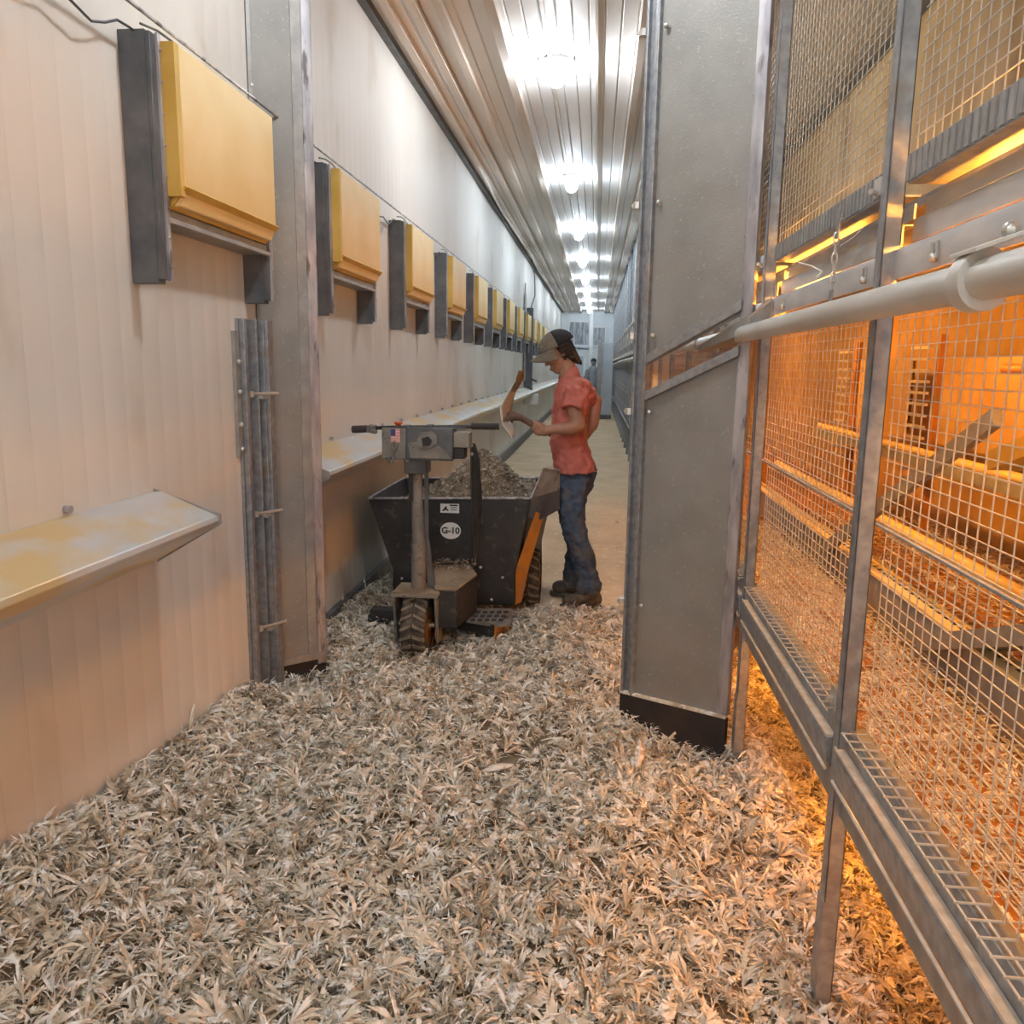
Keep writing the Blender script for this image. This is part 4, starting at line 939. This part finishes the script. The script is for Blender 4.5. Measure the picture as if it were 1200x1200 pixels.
def free(P):   # keep the litter out of the cart's solid parts, the panels and the boots
    x, y = P[:,0], P[:,1]
    return ~((abs(x+.885) < .09) & (abs(y-4.08) < .15)) & (x > -1.43)
def smp(x0, x1, y0, y1, wt=None):
    def f(n):
        P = np.zeros((n,3)); P[:,0] = rng.uniform(x0,x1,n); P[:,1] = rng.uniform(y0,y1,n)
        if wt is not None: P = P[rng.random(n) < wt(P[:,0], P[:,1])]
        return P[free(P)]
    return f
dens = lambda x, y: np.clip(.9-.75*G(x,y,-.30,2.95,.24,.38)+.25*vn(x,y,14,9), .06, 1)*np.clip((4.98+.12*vn(x,y,6,4)+.3*np.clip(-.9-x,0,1)+.5*np.exp(-((x+1.3)/.25)**2)-y)/.3, .0, 1)*(1-.8*G(x,y,-.80,4.15,.2,.25))
o = scatter('feather_litter', 52000, smp(-1.43,.66,.95,5.6,dens), (.022,.125), hgt, M['litter'])
tag(o, 'pale feathers and fluff strewn thickly over the aisle floor', 'feathers', kind='stuff')
o = scatter('feather_litter', 3000, smp(-.9,.56,5.0,13, lambda x,y: .75*np.exp(-(y-5)/3)), (.012,.045), lambda x,y: 0*x+.002, M['litter'], lift=.003, tiltmax=.2)
tag(o, 'sparse crumbs of fluff on the concrete beyond the person', 'feathers', kind='stuff')
o = scatter('feather_litter', 9000, smp(.62,1.28,1.0,4.2), (.022,.09), hgt, M['litter'])
tag(o, 'feathers under the cages, glowing orange through the floor gap', 'feathers', kind='stuff')
o = scatter('feather_litter', 7000, smp(.62,.92,.4,4.6), (.014,.05), lambda x,y: 0*x+.69, M['litter'], lift=.02, tiltmax=.4)
tag(o, 'litter lying on the deck just inside the mesh', 'feathers', kind='stuff')
o = scatter('feather_litter', 5000, smp(1.06,1.75,.2,4.6), (.014,.05), lambda x,y: 0*x+.72, M['litter'], lift=.02, tiltmax=.4)
tag(o, 'litter on the cage floor behind the feed trough', 'feathers', kind='stuff')
# mound in the hopper
def hop(x, y): return .60+.34*G(x,y,-.66,5.05,.20,.30)+.13*G(x,y,-.95,5.0,.22,.3)+.12*G(x,y,-.40,5.35,.14,.3)+.014*vn(x,y,30,5)
xs = np.arange(-1.27,-.36,.018); ys = np.arange(4.715,5.6,.018); X, Y = np.meshgrid(xs, ys); Z = hop(X,Y); nx, ny = len(xs), len(ys)
ii = (np.arange(ny-1)[:,None]*nx+np.arange(nx-1)[None]).reshape(-1)
me = bpy.data.meshes.new('hopper_litter'); me.from_pydata(np.stack([X,Y,Z],-1).reshape(-1,3).tolist(), [], np.stack([ii,ii+1,ii+nx+1,ii+nx],1).tolist()); me.materials.append(M['bed'])
me.polygons.foreach_set('use_smooth', [True]*len(me.polygons))
o = bpy.data.objects.new('hopper_litter', me); COL.objects.link(o); tag(o, 'brown litter mound filling the cart hopper', 'litter', kind='stuff')
o = scatter('hopper_feathers', 5200, smp(-1.25,-.38,4.73,5.58), (.018,.06), hop, M['pile'], lift=.012)
tag(o, 'grey-brown fluff covering the mound in the cart hopper', 'feathers', kind='stuff')
# litter crumbs on ledges of the cart
o = scatter('step_fluff', 260, smp(-.90,-.66,4.45,4.7), (.012,.04), lambda x,y: 0*x+.37, M['pile'], lift=.004, tiltmax=.3)
tag(o, 'bits of fluff lying on the cart battery box', 'feathers', kind='stuff')
# a few large single feathers
def big(px, py, z, L_, yaw, pit, label, rol=.3):
    p = atZ(px, py, z); n = 12; b = MB(); Q = Matrix.Rotation(yaw,3,'Z') @ Matrix.Rotation(-pit,3,'Y') @ Matrix.Rotation(rol,3,'X')
    C = [Vector((i/n, .12*(i/n)**2, .10*math.sin(math.pi*i/n))) for i in range(n+1)]
    V = []; Fc = []
    for i in range(1, n+1):
        w_ = .11*math.sin(math.pi*((i)/(n+1))**.9)+.01
        V += [C[i]+Vector((.03,w_,-.02)), C[i], C[i]+Vector((.03,-w_,-.02))]
    for i in range(n-1): k = 3*i; Fc += [(k,k+1,k+4,k+3),(k+1,k+2,k+5,k+4)]
    t = thing('feather', tuple(p), label, 'feather', 'large single feathers')
    b.add([p+Q @ (q*L_) for q in V], Fc); v = b.build('vane', M['litter'], t, sharp=80); v.modifiers.new('th','SOLIDIFY').thickness = .001
    MB().tube([p+Q @ (q*L_) for q in C], [.0022]*(n)+[.0008], 5).build('quill', M['stk'], t)
big(90,925,.22,.15,1.2,1.1,'large pale feather standing up by the left wall, lower left corner')
big(222,855,.20,.09,1.0,1.2,'small upright feather leaning by the left wall below the orange light band')
big(260,820,.18,.12,2.6,.5,'slender curled feather at the foot of the hinge post')
big(745,905,.08,.14,1.3,.5,'broad white feather by the bottom corner of the gate')
big(560,905,.06,.13,.2,.1,'long pale feather lying at the bottom centre')
